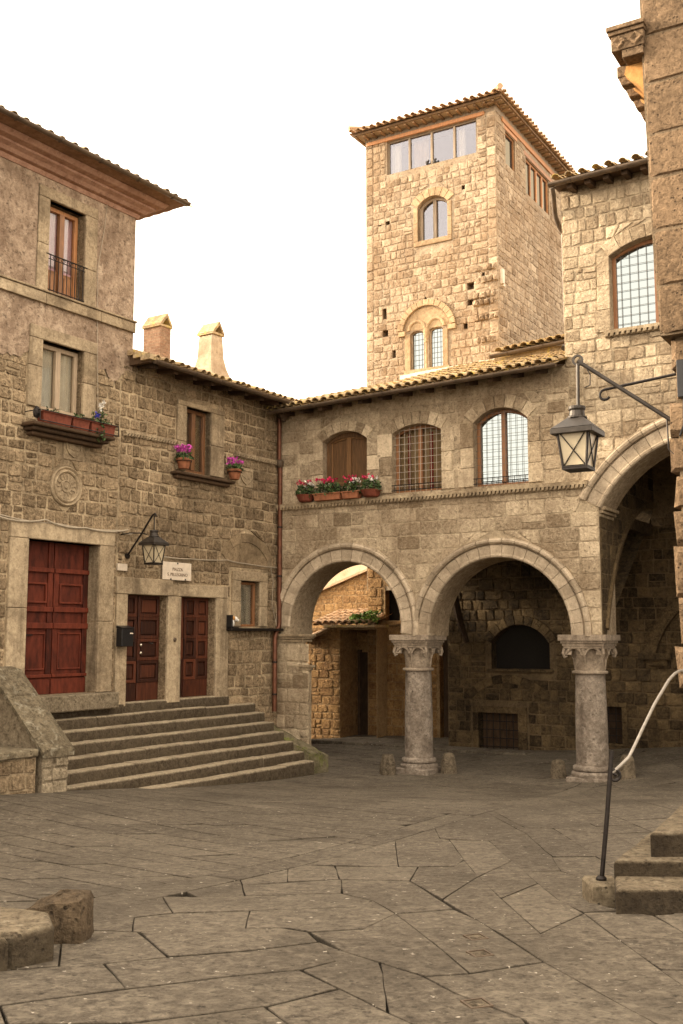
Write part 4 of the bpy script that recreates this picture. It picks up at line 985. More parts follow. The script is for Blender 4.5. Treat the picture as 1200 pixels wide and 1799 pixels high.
def palazzo():
    p = thing('arcaded_palazzo', 'long stone palazzo with two round arches on columns, three arched windows and a taller wing', 'palazzo', F, (4, 0, 0))
    a1 = (1.742, 2.995, 1.39); a2 = (5.29, 2.845, 1.50)
    wins = [(1.20, 2.33, 6.03, 7.05, 7.262), (2.94, 4.105, 5.80, 7.07, 7.24), (4.83, 6.00, 5.80, 7.11, 7.372)]
    w4 = (7.735, 9.45, 8.61, 10.10, 10.36)
    A3 = (9.55, 4.08, 2.40); A3z = 5.318
    a3a = math.asin((5.25 - A3[1]) / A3[2]); a3w = A3[2] * math.cos(a3a)
    z_b = -.4
    # outlines of the openings down to the ground
    o1 = [(.852, z_b), (3.10, z_b), (3.10, 2.85)] + [(a1[0] + a1[2] * math.cos(math.pi * i / 28), a1[1] + a1[2] * math.sin(math.pi * i / 28)) for i in range(29)] + [(.352, 2.80), (.70, 2.80), (.70, 2.22), (.852, 2.12)]
    o2 = [(3.80, z_b), (6.79, z_b)] + [(a2[0] + a2[2] * math.cos(math.pi * i / 28), a2[1] + a2[2] * math.sin(math.pi * i / 28)) for i in range(29)]
    o3 = [(7.39, z_b), (11.9, z_b)] + [(A3[0] + A3[2] * math.cos(math.pi - (math.pi - 2 * a3a) * 0 - a3a + 0 * i) if False else A3[0] + A3[2] * math.cos(a3a + (math.pi - 2 * a3a) * i / 24), A3[1] + A3[2] * math.sin(a3a + (math.pi - 2 * a3a) * i / 24)) for i in range(25)] + [(7.39, 5.24)]
    # the strip between arch 1 and 2 stands on the first column, that right of arch 2 on the second
    ow = [seg_arch(*w) for w in wins] + [seg_arch(*w4)]
    wl_ = MB()
    UL = 6.80
    # one outline that runs round the openings (they are open at the ground)
    def rev(q): return q[::-1]
    outer = [(0, z_b), (.852, z_b), (.852, 2.12), (.70, 2.22), (.70, 2.80), (.352, 2.80)]
    outer += [(a1[0] + a1[2] * math.cos(math.pi - math.pi * i / 28), a1[1] + a1[2] * math.sin(math.pi - math.pi * i / 28)) for i in range(29)]
    outer += [(3.132, 2.80), (3.79, 2.80)]
    outer += [(a2[0] + a2[2] * math.cos(math.pi - math.pi * i / 28), a2[1] + a2[2] * math.sin(math.pi - math.pi * i / 28)) for i in range(29)]
    outer += [(6.79, 2.80), (7.39, 2.80), (7.39, 5.24)]
    outer += [(A3[0] + A3[2] * math.cos(math.pi - a3a - (math.pi - 2 * a3a) * i / 24), A3[1] + A3[2] * math.sin(math.pi - a3a - (math.pi - 2 * a3a) * i / 24)) for i in range(25)]
    outer += [(11.9, 5.2), (11.9, z_b), (13, z_b), (13, 11.72), (UL, 11.66), (UL, 8.1), (0, 7.9)]
    wl_.plate(outer, ow, 0)
    for w_, q in zip(wins + [w4], ow): reveal(wl_, q, .34)
    # soffits of the arches, .9 m thick
    def strip(pts, d=.9, t=.3):
        v = []
        for u, z in pts: v += [(u, 0, z), (u, d, z)]
        wl_.add(v, [(2 * i, 2 * i + 2, 2 * i + 3, 2 * i + 1) for i in range(len(pts) - 1)], t, 0)
    strip(outer[1:5], .10); strip(outer[5:36]); strip(outer[35:67]); strip(outer[66:95], .9)
    # masonry
    H = []
    def ringhole(c, r, z0): return Hole(round_arch(c[0], c[1], r, z0), True)
    H += [ringhole(a1, a1[2] + .40, 2.80), ringhole(a2, a2[2] + .40, 2.80)]
    o3r = A3[2] + .44; a3b = math.asin((5.22 - A3[1]) / o3r)
    H.append(Hole([(A3[0] - o3r * math.cos(a3b), 5.22), (A3[0] + o3r * math.cos(a3b), 5.22)] + [(A3[0] + o3r * math.cos(a3b + (math.pi - 2 * a3b) * i / 20), A3[1] + o3r * math.sin(a3b + (math.pi - 2 * a3b) * i / 20)) for i in range(21)], True))
    H.append(Hole(rect(7.385, 14, -1, 5.24)))
    H.append(Hole(rect(.70, 7.0, -1, 2.80)))
    band = .27
    for w_ in wins + [w4]:
        u0, u1, z0, zs, za = w_; H.append(Hole([(u0 - .24, z0 - .02), (u1 + .24, z0 - .02), (u1 + .24, zs + .12)] + seg_arch(u0 - .2, u1 + .2, z0, zs + .16, za + band)[2:] + [(u0 - .24, zs + .12)], True))
    masonry(wl_, .01, 7.385, 2.80, 5.62, H, (.26, .34), (.26, .55), .012, .012, .006, 31, split=.03, dark=.15)
    Hl = H + [Hole(rect(-1, .70, 2.62, 2.82))]
    masonry(wl_, .0, .84, -.3, 2.62, (), (.24, .32), (.22, .42), .02, .016, .010, 32)
    masonry(wl_, .01, 12.9, 5.24, 5.62, H, (.3, .36), (.26, .55), .012, .012, .006, 38) if False else None
    masonry(wl_, 7.0, 12.9, 5.24, 5.74, H + [Hole(rect(-1, 7.38, 5, 6))], (.24, .26), (.26, .5), .014, .013, .007, 33)
    masonry(wl_, .01, 7.15, 5.74, 8.0, H, (.24, .32), (.22, .50), .013, .012, .008, 34, top=lambda u: gutz(u) + .1, split=.05)
    masonry(wl_, 7.15, 12.9, 5.74, 8.0, H, (.22, .30), (.16, .40), .018, .016, .012, 36)
    masonry(wl_, UL + .01, 12.9, 8.0, 11.62, H, (.21, .29), (.15, .34), .020, .018, .014, 35)
    # side and rear of the tall wing
    wl_.add([(UL, 0, 7.6), (UL, 6, 7.6), (UL, 6, 11.66), (UL, 0, 11.66)], [(0, 1, 2, 3)], .5, 1)
    wl_.add([(UL, 6, 7.6), (13, 6, 7.6), (13, 6, 11.66), (UL, 6, 11.66)], [(0, 1, 2, 3)], .5, 1)
    wl_.add([(13, 0, z_b), (13, 6, z_b), (13, 6, 11.7), (13, 0, 11.7)], [(0, 1, 2, 3)], .5, 1)
    # pier backs (left pier) and inner faces
    wl_.hexa([(-.02, .02, -.4), (.84, .02, -.4), (.34, .9, -.4), (-.02, .9, -.4), (-.02, .02, 2.1), (.84, .02, 2.1), (.34, .9, 2.1), (-.02, .9, 2.1)], .4)
    wl_.build('wall', M['front'], p)
    # arches
    t = MB(); archivolt(t, *a1, R(-6), R(180), .42, 19); t.build('archivolt', M['arch'], p, smooth=False)
    t = MB(); archivolt(t, *a2, R(-2), R(182), .40, 21); t.build('archivolt', M['arch'], p)
    t = MB(); archivolt(t, *A3, a3a + .02, math.pi - a3a + .02, .48, 21); t.build('archivolt', M['arch'], p)
    # imposts
    t = MB()
    for k, (e, za, zb) in enumerate(((.0, 2.66, 2.72), (.05, 2.722, 2.77), (.10, 2.772, 2.83))): t.box(-.0, .71 + e, -.04 - e, .35, za, zb)
    t.build('impost', M['trim'], p, bevel=.01); t = MB()
    t.box(.60, .93, -.05, .14, 2.10, 2.16); t.box(.60, .89, -.03, .12, 2.04, 2.098)
    t.build('impost', M['trim'], p, bevel=.01); t = MB()
    for e, za, zb in ((.0, 5.05, 5.11), (.06, 5.112, 5.17), (.12, 5.172, 5.24)): t.box(7.30, 7.41 + e * .9, .02, .9, za, zb)
    t.build('impost', M['trim'], p, bevel=.01)
    # window surrounds
    for w_ in wins + [w4]:
        t = MB(); u0, u1, z0, zs, za = w_; voussoirs(t, u0 - .002, u1 + .002, zs, za, .27 if w_ is not wins[0] else .23, 7, -.03, .1)
        for a, b_ in ((u0 - .26, u0 - .002), (u1 + .002, u1 + .26)):
            cuts = [z0, z0 + (zs - z0) * .3, z0 + (zs - z0) * .62, zs + .02]
            for k in range(3): e = rnd.uniform(-.05, .10); t.box(a - (e if a < u0 else 0), b_ + (e if a > u0 else 0), -.03, .1, cuts[k] + .004, cuts[k + 1] - .004)
        t.build('window_surround', M['front'], p, bevel=.008)
    t = MB(); rope_course(t, (.02, 5.60), (7.22, 5.612), h=.13, out=.11, step=.085); t.build('string_course', M['trim'], p)
    t = MB(); rope_course(t, (7.62, 8.49), (9.6, 8.50), h=.12, out=.12, step=.10); t.build('sill', M['trim'], p)
    # windows
    u0, u1, z0, zs, za = wins[0]
    d = MB(); o = seg_arch(u0, u1, z0, zs, za); ii = poly_inset_arch(u0, u1, z0, zs, za, .10); d.ring(o, ii, .16, .26); i3 = poly_inset_arch(u0, u1, z0, zs, za, .14); d.ring(ii, i3, .19, .25)
    m = (u0 + u1) / 2; d.box(m - .055, m + .055, .165, .25, z0 + .1, za - .11)
    f = d.build('window', M['shutter'], p, bevel=.006); d = MB(); d.prism(poly_inset_arch(u0, u1, z0, zs, za, .12), .225, .245, .3)
    d.build('shutter', M['shutter'], f)
    def cur2(f):
        curtain(f, 'curtain', M['tan_cloth'], wins[1][0] + .03, wins[1][1] - .03, wins[1][2], wins[1][4], .29, 5, .02)
        curtain(f, 'curtain', M['red_cloth'], 3.19, 3.25, wins[1][2], 7.1, .262, 1, .01); curtain(f, 'curtain', M['red_cloth'], 3.70, 3.79, wins[1][2], 7.1, .262, 1, .01)
    window_arch(p, *wins[1], .24, M['wood'], M['glass'], .06, (.125, .15, .10, .004), curt=cur2)
    window_arch(p, *wins[2], .24, M['wood'], M['glass_sky'], .065, (.13, .15, .10, .0035))
    window_arch(p, *w4, .24, M['wood'], M['glass_sky'], .07, (.165, .165, .20, .004))
    for w_ in wins[1:]:
        t = MB()
        for zz in (.16, .05): t.tube([(w_[0] - .03, -.02, w_[2] + zz), (w_[1] + .03, -.02, w_[2] + zz)], .010, 6)
        for k in range(10): uu = w_[0] + (w_[1] - w_[0]) * (k + .5) / 10; t.tube([(uu, -.02, w_[2] + .02), (uu, -.02, w_[2] + .17)], .006, 5)
        t.build('window_rail', M['iron'], p)
    # main roof
    s_ = MB()
    s_.hexa([(.1, -.5, 7.74), (6.78, -.5, 7.94), (6.78, .05, 8.09), (.1, .05, 7.89), (.1, -.5, 7.77), (6.78, -.5, 7.97), (6.78, .05, 8.12), (.1, .05, 7.92)])
    k = .35
    while k < 6.7: zz = gutz(k) - .06; s_.hexa([(k, -.45, zz - .06), (k + .1, -.45, zz - .06), (k + .1, .02, zz + .04), (k, .02, zz + .04), (k, -.45, zz + .02), (k + .1, -.45, zz + .02), (k + .1, .02, zz + .13), (k, .02, zz + .13)]); k += .5
    s_.build('soffit', M['dark_wood'], p)
    pt = R(18.3)
    ln = lambda u: 1.2 + .55 * max(0, u - .3) if u < 2.2 else 5.95
    lo_ = lambda u: -.8 * max(0, .3 - u)
    r = MB(); coppi(r, .05, 6.78, -.52, 7.79, 8.0, pt, ln, pit=.205, rad=.088, tint=(.3, 1.0))
    zr = lambda u, b: 7.78 + .21 * (u - .05) / 6.73 + b * math.sin(pt) + .0
    for a, b_ in ((.05, 2.2), (2.2, 6.78)):
        la = 1.2 if a < 1 else 5.9; lb = 2.2 if a < 1 else 5.9
        r.add([(a, -.5, zr(a, 0)), (b_, -.5, zr(b_, 0)), (b_, -.5 + lb * math.cos(pt), zr(b_, lb)), (a, -.5 + la * math.cos(pt), zr(a, la))], [(0, 1, 2, 3)], .05)
    r.add([(.05, -.5 + 1.2 * math.cos(pt), zr(.05, 1.2)), (2.2, -.5 + 2.2 * math.cos(pt), zr(2.2, 2.2)), (2.2, 4.2, 7.9), (-.2, 4.2, 7.9)], [(0, 1, 2, 3)], .3)
    r.add([(2.2, -.5, 7.8), (2.2, 5.2, 7.8), (2.2, 5.2, zr(2.2, 5.9)), ], [(0, 1, 2)], .3)
    r.build('roof', M['tile'], p)
    gutter_line((.10, -.56, 7.775), (6.80, -.56, 7.985), .07, 16).build('gutter', M['gutter'], p)
    # small upper roof behind, with its own gutter
    r = MB(); z0_ = 9.05
    coppi(r, 4.35, 6.79, 2.4, 9.20, 9.34, R(15), 2.4, pit=.205, tint=(.3, 1.0)); r.box(4.3, 6.79, 2.46, 4.9, 8.7, 9.20, .2); r.build('roof', M['tile'], p)
    gutter_line((4.25, 2.34, 9.16), (6.79, 2.34, 9.30), .075, 6).build('gutter', M['gutter'], p)
    t = MB(); t.tube([(6.79, 2.25, 9.33), (6.5, 2.2, 9.30), (6.28, 2.0, 9.15), (6.22, 1.8, 8.98), (6.2, 1.7, 8.90)], .06, 10); t.build('pipe', M['lead'], p, smooth=True)
    # wing roof
    s_ = MB(); s_.hexa([(UL - .05, -.42, 11.60), (13, -.42, 11.75), (13, .1, 11.78), (UL - .05, .1, 11.66), (UL - .05, -.42, 11.64), (13, -.42, 11.79), (13, .1, 11.82), (UL - .05, .1, 11.70)])
    k = UL + .25
    while k < 12.9: zz = 11.60 + .024 * (k - UL); s_.hexa([(k, -.38, zz - .11), (k + .11, -.38, zz - .11), (k + .11, .02, zz - .07), (k, .02, zz - .07), (k, -.38, zz), (k + .11, -.38, zz), (k + .11, .02, zz + .04), (k, .02, zz + .04)]); k += .36
    s_.build('soffit', M['dark_wood'], p)
    r = MB(); coppi(r, UL - .05, 13, -.44, 11.67, 11.80, R(16), 3.5, pit=.26, rad=.08); r.add([(UL - .05, -.43, 11.66), (13, -.43, 11.79), (13, 2.9, 12.8), (UL - .05, 2.9, 12.7)], [(0, 1, 2, 3)], .2); r.add([(UL - .05, 2.9, 12.7), (13, 2.9, 12.8), (13, 6.2, 11.7), (UL - .05, 6.2, 11.6)], [(0, 1, 2, 3)], .2); r.build('roof', M['tile'], p)
    gutter_line((UL - .08, -.48, 11.62), (13, -.48, 11.77), .075, 14).build('gutter', M['gutter'], p)
    c = MB(); c.box(8.55, 9.2, .9, 1.5, 11.9, 12.55, .8); c.box(8.5, 9.25, .85, 1.55, 12.552, 12.62, .6); ch = c.build('chimney', M['flash2'], p, bevel=.02)
    c = MB()
    for uu, yy in ((8.58, .93), (9.02, .93), (8.58, 1.38), (9.02, 1.38)): c.box(uu, uu + .1, yy, yy + .1, 12.622, 12.82)
    c.box(8.52, 9.23, .87, 1.53, 12.822, 12.88); c.build('chimney_cap', M['flash2'], ch)
    t = MB(); t.tube([(UL - .02, -.45, 11.54), (UL - .02, -.38, 11.42), (UL - .10, -.12, 11.30), (UL - .13, .02, 11.15), (UL - .10, .14, 10.98), (UL - .06, .28, 10.85), (UL - .06, .3, 9.0)], .05, 10); t.build('downpipe', M['gutter'], p, smooth=True)
    # ---- inside the loggia
    yb = 4.0
    aw = seg_arch(3.45, 4.90, 2.02, 2.62, 3.05); gr = rect(3.10, 4.10, -.1, .98); g2 = rect(6.05, 6.55, .42, 1.22)
    b = MB(); bo = [(2.30, -.4), (11.9, -.4), (11.9, 7.2), (2.30, 7.2)]
    b.plate(bo, [aw, gr, g2], yb)
    for q in (aw, gr, g2): reveal(b, q, yb + .35, yb, .2)
    arch_relief = seg_arch(2.95, 4.72, .98, 1.35, 1.72)
    H2 = [Hole(seg_arch(3.30, 5.05, 2.0, 2.7, 3.22), True), Hole(rect(2.9, 4.35, -1, 1.12)), Hole(rect(5.95, 6.65, .35, 1.30))]
    masonry(b, 2.31, 11.9, -.3, 5.4, H2, (.22, .30), (.18, .40), .03, .018, .012, 41, y0=yb, dark=.2)
    b.add([(2.30, yb, -.4), (2.30, 5.2, -.4), (2.30, 5.2, 5.4), (2.30, yb, 5.4)], [(0, 1, 2, 3)], .3, 1)
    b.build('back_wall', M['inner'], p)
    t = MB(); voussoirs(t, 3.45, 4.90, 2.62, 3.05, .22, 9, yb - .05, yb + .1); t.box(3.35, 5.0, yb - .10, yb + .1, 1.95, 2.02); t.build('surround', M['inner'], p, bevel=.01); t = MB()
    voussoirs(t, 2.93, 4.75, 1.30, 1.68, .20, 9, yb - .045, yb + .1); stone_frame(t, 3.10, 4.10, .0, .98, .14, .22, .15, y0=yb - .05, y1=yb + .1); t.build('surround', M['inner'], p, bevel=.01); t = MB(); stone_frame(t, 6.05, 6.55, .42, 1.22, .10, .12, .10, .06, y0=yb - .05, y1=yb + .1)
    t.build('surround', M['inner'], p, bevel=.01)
    t = MB(); t.box(2.3, 4.55, yb - .75, yb - .06, .02, .16, .6); t.build('sill_slab', M['pave'], p, bevel=.02)
    for (a, b_, c_, d_, nu, nz) in ((3.10, 4.10, 0, .98, 6, 5), (6.05, 6.55, .42, 1.22, 3, 5)):
        t = MB()
        for k in range(1, nu): uu = a + (b_ - a) * k / nu; t.tube([(uu, yb + .08, c_), (uu, yb + .08, d_)], .011, 6)
        for k in range(1, nz): zz = c_ + (d_ - c_) * k / nz; t.tube([(a, yb + .07, zz), (b_, yb + .07, zz)], .011, 6)
        gg = t.build('grating', M['iron'], p); t = MB(); t.box(a, b_, yb + .25, yb + .30, c_, d_); t.build('grating_board', M['dark_wood'], gg)
    t = MB(); t.prism(aw, yb + .3, yb + .34, .5); t.build('blind_window', M['dark'], p)
    # lower wall of the passage with a door, cross wall with its arch, ceiling
    b = MB(); dw = seg_arch(1.50, 2.25, -.3, 2.62, 2.85); b.plate([(-.62, -.4), (2.35, -.4), (2.35, 5.4), (-.62, 5.4)], [dw, rect(-.08, .36, 3.196, 4.108)], 5.19)
    reveal(b, dw, 5.5, 5.19, .2); reveal(b, rect(-.08, .36, 3.196, 4.108), 5.5, 5.19, .2)
    masonry(b, -.61, 2.31, -.3, 5.3, [Hole(seg_arch(1.42, 2.33, -.5, 2.66, 2.93), True), Hole(rect(-.16, .44, 3.1, 4.2))], (.20, .30), (.18, .42), .018, .016, .014, 43, y0=5.19)
    b.box(-.3, .6, 5.10, 5.25, 3.08, 3.17)
    b.build('passage_wall', M['court'], p)
    t = MB(); t.prism(dw, 5.42, 5.47, .4); t.build('passage_door', M['dark_wood'], p)
    t = MB(); t.box(-.1, .38, 5.42, 5.46, 3.15, 4.15); t.build('passage_window', M['dark'], p)
    c = MB(); c.box(-.02, 7.36, .35, 3.98, 5.0, 5.25, .3); c.box(7.42, 11.95, .2, 3.98, 7.0, 7.2, .3); c.hexa([(-.25, .3, -.4), (.0, .9, -.4), (-2.9, 4.2, -.4), (-3.1, 4.0, -.4), (-.25, .3, 5.0), (.0, .9, 5.0), (-2.9, 4.2, 5.0), (-3.1, 4.0, 5.0)], .3); c.box(11.9, 12.1, .02, 4.0, -.4, 7.2, .3); c.box(.9, 2.35, 3.985, 5.18, 5.0, 5.25, .3)
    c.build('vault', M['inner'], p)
    # cross wall (plane across the front wall) with a wide arch
    s2 = MB(); cs, cz, r = 4.10, 1.60, 4.03
    arc = [(cs + r * math.cos(math.pi - .33 - i * (math.pi / 2 - .33) / 16), cz + r * math.sin(math.pi - .33 - i * (math.pi / 2 - .33) / 16)) for i in range(17)]
    poly = [(0, 2.8)] + [(arc[0][0], 2.8)] + arc + [(4.1, 7.1), (0, 7.1)]
    s2.plate(poly, [], 0)
    Hs = [Hole([(arc[0][0] + .001, 2.7)] + [(4.3, 2.7)] + [(4.3, arc[-1][1])] + arc[::-1], True)]
    masonry(s2, .06, 4.1, 2.82, 7.0, Hs, (.26, .32), (.25, .45), .012, .012, .006, 44)
    s2.prism(arc, 0, .5, .3, caps=False)
    s2.sweep_arc(cs, cz, math.pi - .33, math.pi / 2, [(r, .1), (r, -.05), (r + .1, -.06), (r + .12, 0)], 24, .8)
    q = F.mat((0, 0, 0)).inverted() @ S.mat((0, 0, 0)); s2.v = [tuple(q @ Vector(v)) for v in s2.v]
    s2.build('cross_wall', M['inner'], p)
    t = MB()   # rib and corbel on the back wall of the right bay, dark wooden brace by the left arch
    t.sweep_arc(9.3, 1.9, R(100), R(170), [(2.0, yb + .02), (2.0, yb - .16), (2.25, yb - .16), (2.25, yb + .02)], 12, .5); t.box(7.0, 7.7, yb - .2, yb, 2.28, 2.42); t.box(7.15, 7.6, yb - .12, yb, 2.15, 2.278)
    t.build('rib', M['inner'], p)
    t = MB(); t.tube([(2.75, yb - .55, 3.75), (2.78, yb - .35, 3.2), (2.85, yb - .08, 2.65)], [.10, .085, .06], 8); t.build('brace', M['dark_wood'], p)
    return p
pal = palazzo()

# ================================================================== columns and stone bollards
def column(u, y, zb, r, lab, sz):
    c = thing('stone_column', lab, 'column', F, (u, y, zb), 'columns of the arcade')
    s_ = MB(); n = 30; zt = 2.10; prof = [(r * 1.02, zb + .30), (r * 1.03, zb + .5), (r * 1.01, zb + 1.2), (r * .94, zt - .02)]
    s_.lathe(prof, u, y, n, .5); s_.build('shaft', M['column'], c, smooth=True)
    b = MB(); b.lathe([(r * 1.16, zb + .19), (r * 1.24, zb + .215), (r * 1.26, zb + .25), (r * 1.2, zb + .285), (r * 1.06, zb + .30), (r * .9, zb + .302)], u, y, 30, .6); b.lathe([(r * 1.36, zb + .05), (r * 1.38, zb + .15), (r * 1.22, zb + .188), (r * .8, zb + .189)], u, y, 20, .4)
    b.box(u - r * 1.35, u + r * 1.35, y - r * 1.35, y + r * 1.35, zb - .1, zb + .09, .5); b.build('base', M['column'], c, bevel=.012)
    k = MB(); z = 2.10
    k.lathe([(r * .95, z - .035), (r * 1.12, z - .025), (r * 1.15, z), (r * 1.12, z + .025), (r * .97, z + .035), (r * .97, z + .04)], u, y, 30, .6)
    k.lathe([(r * .93, z + .036), (r * .95, z + .25), (r * 1.08, z + .42), (r * 1.2, z + .47)], u, y, 30, .5)
    e = sz / 2
    for (w, z0, z1) in ((e * .84, z + .455, z + .50), (e * .88, z + .502, z + .55), (e * .94, z + .552, z + .60), (e * 1.02, z + .602, z + .715)): k.box(u - w, u + w, y - w, y + w, z0, z1, .5)
    # corner scrolls and small arches on each face
    for q in range(4):
        rot = Matrix.Translation((u, y, 0)) @ Matrix.Rotation(q * math.pi / 2, 4, 'Z'); t = MB(); w = e * .84
        for s0 in (-1, 1):
            t.sweep_arc(s0 * w * .48, z + .31, R(8), R(172), [(w * .36, -w * .62), (w * .36, -w * .98), (w * .47, -w * .98), (w * .47, -w * .62)], 10, .7)
        t.tube([(w * .97, -w * .97, z + .45), (w * 1.02, -w * 1.02, z + .36), (w * .96, -w * .96, z + .29), (w * .86, -w * .86, z + .31)], [.032, .030, .032, .015], 7)
        t.tube([(0, -w * .96, z + .44), (0, -w * .80, z + .25), (0, -r * .97, z + .05)], [.045, .03, .018], 6)
        for i in range(9): t.box(-w + 2 * w * (i + .2) / 9, -w + 2 * w * (i + .7) / 9, -e * .955, -e * .9, z + .556, z + .596)
        k.add([rot @ Vector(p) for p in t.v], t.f, .6)
    k.build('capital', M['capital'], c, bevel=.004)
column(3.33, .38, .0, .288, 'left stone column, between the two round arches of the arcade', .88)
column(7.00, .42, .06, .298, 'right stone column, at the corner between round arch and wide arch', .92)
M['boulder_grey'] = stone_mat('bollard_stone', (.05, .038, .024), (.21, .165, .11), (.1, .08, .05), 30, .8, .02, (.045, .033, .02), .5, 2, .5)
def bollard(px, py, w, h, lab, lean=0.0):
    x, y = gpx(px, py); z = gz(x, y); mb = MB(); n = 9; v = []; tint = rnd.random()
    for (zz, k) in ((-.1, 1.0), (h * .45, .84), (h * .88, .66), (h, .50)):
        for i in range(n):
            a = 2 * math.pi * i / n; q = (1 + rnd.uniform(-.07, .07)) * k; cx = max(-.80, min(.80, math.cos(a))); sy = max(-.8, min(.8, math.sin(a)))
            v.append((x + w / 2 * q * cx * 1.15 + lean * zz, y + w / 2 * q * sy * 1.15, z + zz * (1 + (rnd.uniform(-.05, .05) if zz > 0 else 0))))
    f = [(j * n + i, j * n + (i + 1) % n, (j + 1) * n + (i + 1) % n, (j + 1) * n + i) for j in range(3) for i in range(n)] + [tuple(3 * n + i for i in range(n))]
    mb.add(v, f, tint); o = mb.build('stone_bollard', M['boulder_grey'], None, W, (x, y, z), bevel=.008)
    tag(o, lab, 'bollard', 'stone bollards at the columns')
bollard(681, 1360, .40, .40, 'squat stone bollard left of the left column', .02)
bollard(788, 1358, .38, .40, 'squat stone bollard right of the left column')
bollard(981, 1366, .36, .34, 'low broken stone bollard left of the right column')
bollard(1101, 1367, .34, .42, 'dark stone bollard right of the right column, behind the handrail post', .06)

# ================================================================== the tower
def tower():
    t = thing('stone_tower', 'tall square stone tower with a glazed top storey and tiled roof behind the arcade', 'tower', F, (1.3, 5.2, .2))
    yT = 5.2; u0, u1 = -.64, 3.30; ZT = 16.62
    glz = rect(.04, 2.76, 15.575, 16.55); mid = seg_arch(.99, 1.885, 13.45, 14.42, 14.66); bl = seg_arch(.735, 1.13, 9.9, 10.90, 10.98); br = seg_arch(1.29, 1.70, 9.9, 10.93, 11.01)
    w = MB(); slots = [(1.15, 1.24, 11.73, 11.88), (-.12, .0, 11.45, 11.75), (-.13, .05, 10.95, 11.15), (.17, .28, 10.32, 10.55), (2.42, 2.62, 11.85, 12.05), (2.42, 2.62, 11.42, 11.60), (2.30, 2.42, 10.80, 11.0), (2.30, 2.4, 14.64, 14.76), (-.25, -.15, 14.10, 14.2), (-.02, .12, 14.12, 14.24), (2.85, 2.93, 12.15, 12.25)]
    sl = [rect(*q) for q in slots]
    w.plate([(u0, 4), (u1, 4), (u1, ZT), (u0, ZT)], [glz, mid, bl, br] + sl, yT)
    for q in (glz, mid, bl, br) : reveal(w, q, yT + .3, yT)
    for q in sl: w.prism(q, yT, yT + .25, .1, caps=False); w.add([(p[0], yT + .25, p[1]) for p in q], [(0, 1, 2, 3)], 0, 0)
    H = [Hole(rect(.0, 2.78, 15.52, 17)), Hole([(.86, 13.28), (2.02, 13.28)] + seg_arch(.78, 2.1, 13.3, 14.5, 14.92)[2:], True), Hole([(.60, 9.5), (1.84, 9.5)] + seg_arch(.46, 2.0, 9.9, 11.02, 11.62)[2:], True)] + [Hole(q) for q in sl]
    masonry(w, u0 + .24, u1 - .26, 9.2, ZT, H, (.17, .25), (.12, .30), .02, .018, .014, 51, y0=yT, dark=.22)
    q_l = random.Random(3)
    z = 9.2       # quoins
    while z < ZT - .05:
        h = q_l.uniform(.24, .34); zt = min(z + h, ZT)
        for a, b in ((u0 + .004, u0 + .23), (u1 - .25, u1 - .004)): stone(w, (a, z + .006), (b, z + .006), (b, zt - .006), (a, zt - .006), .024, .006, q_l, y0=yT)
        z = zt
    # worn toothing on the right of the face
    for zz, uu in ((12.28, 2.72), (11.95, 2.70), (11.55, 2.6), (11.35, 2.6), (10.95, 2.62), (10.35, 2.7)):
        u = uu
        while u < 3.2: b = u + q_l.uniform(.1, .2); stone(w, (u, zz), (b - .02, zz), (b - .02, zz + .17), (u, zz + .17), .10, .015, q_l, y0=yT, dark=.6); u = b
    # right side, in its own plane
    s2 = MB(); g1 = rect(.68, 1.38, 15.42, 16.34); g2 = rect(2.17, 4.05, 15.14, 16.2)
    s2.plate([(0, 4), (6.0, 4), (6.0, ZT), (0, ZT)], [g1, g2], 0)
    rg = random.Random(9); hs2 = [Hole(rect(.62, 1.44, 15.36, 17)), Hole(rect(2.1, 4.12, 15.05, 17))]
    for _ in range(9):
        a = rg.uniform(.8, 4.6); b = rg.uniform(11.2, 14.9); q = (a, a + .08, b, b + .26); hs2.append(Hole(rect(*q))); s2.prism(rect(*q), -.001, .0, 0)
    masonry(s2, .02, 5.9, 9.2, ZT, hs2, (.15, .23), (.14, .34), .018, .016, .012, 52)
    for q in (g1, g2): s2.prism(q, 0, .25, .3, caps=False)
    K = F.mat((0, 0, 0)).inverted() @ TR.mat((0, 0, 0))
    n0 = len(w.v); w.v += [tuple(K @ Vector(v)) for v in s2.v]; w.f += [tuple(i + n0 for i in f) for f in s2.f]; w.t += s2.t; w.m += s2.m
    w.add([(u0, yT, 4), (u0, yT + 6, 4), (u0, yT + 6, ZT), (u0, yT, ZT)], [(0, 1, 2, 3)], .5, 1); w.add([(u0, yT + 6, 4), (u1, yT + 6, 4), (u1, yT + 6, ZT), (u0, yT + 6, ZT)], [(0, 1, 2, 3)], .5, 1)
    w.build('wall', M['tower'], t)
    # glazing
    m = MB(); m.ring(glz, rect(.09, 2.71, 15.615, 16.51), yT + .06, yT + .14)
    for k in (1, 2, 3): uu = .04 + 2.72 * k / 4; m.box(uu - .03, uu + .03, yT + .05, yT + .13, 15.61, 16.51)
    f = m.build('window', M['pale_wood'], t, bevel=.005); g = MB(); g.box(.07, 2.73, yT + .095, yT + .105, 15.6, 16.53); g.build('pane', M['glass_tower'], f); room_back(f, .2, 2.5, 15.7, 16.3, yT + .6, 2)
    curtain(f, 'curtain', M['curtain'], .08, .36, 15.6, 16.5, yT + .25, 2); curtain(f, 'curtain', M['tan_cloth'], .74, 1.2, 15.6, 16.5, yT + .3, 3); curtain(f, 'curtain', M['curtain'], 2.1, 2.3, 15.6, 16.5, yT + .3, 2)
    for uu in (1.28, 1.5): m = MB(); m.blob((uu, yT + .02, 15.645), .05, .03, .06, .2); m.blob((uu + .04, yT + .02, 15.70), .028, .02, .028, .2); m.build('ornament', M['iron'], f)
    def curt0(f): pass
    f = window_arch(t, .99, 1.885, 13.45, 14.42, 14.66, yT + .2, M['pale_wood'], M['glass_tower'], .07)
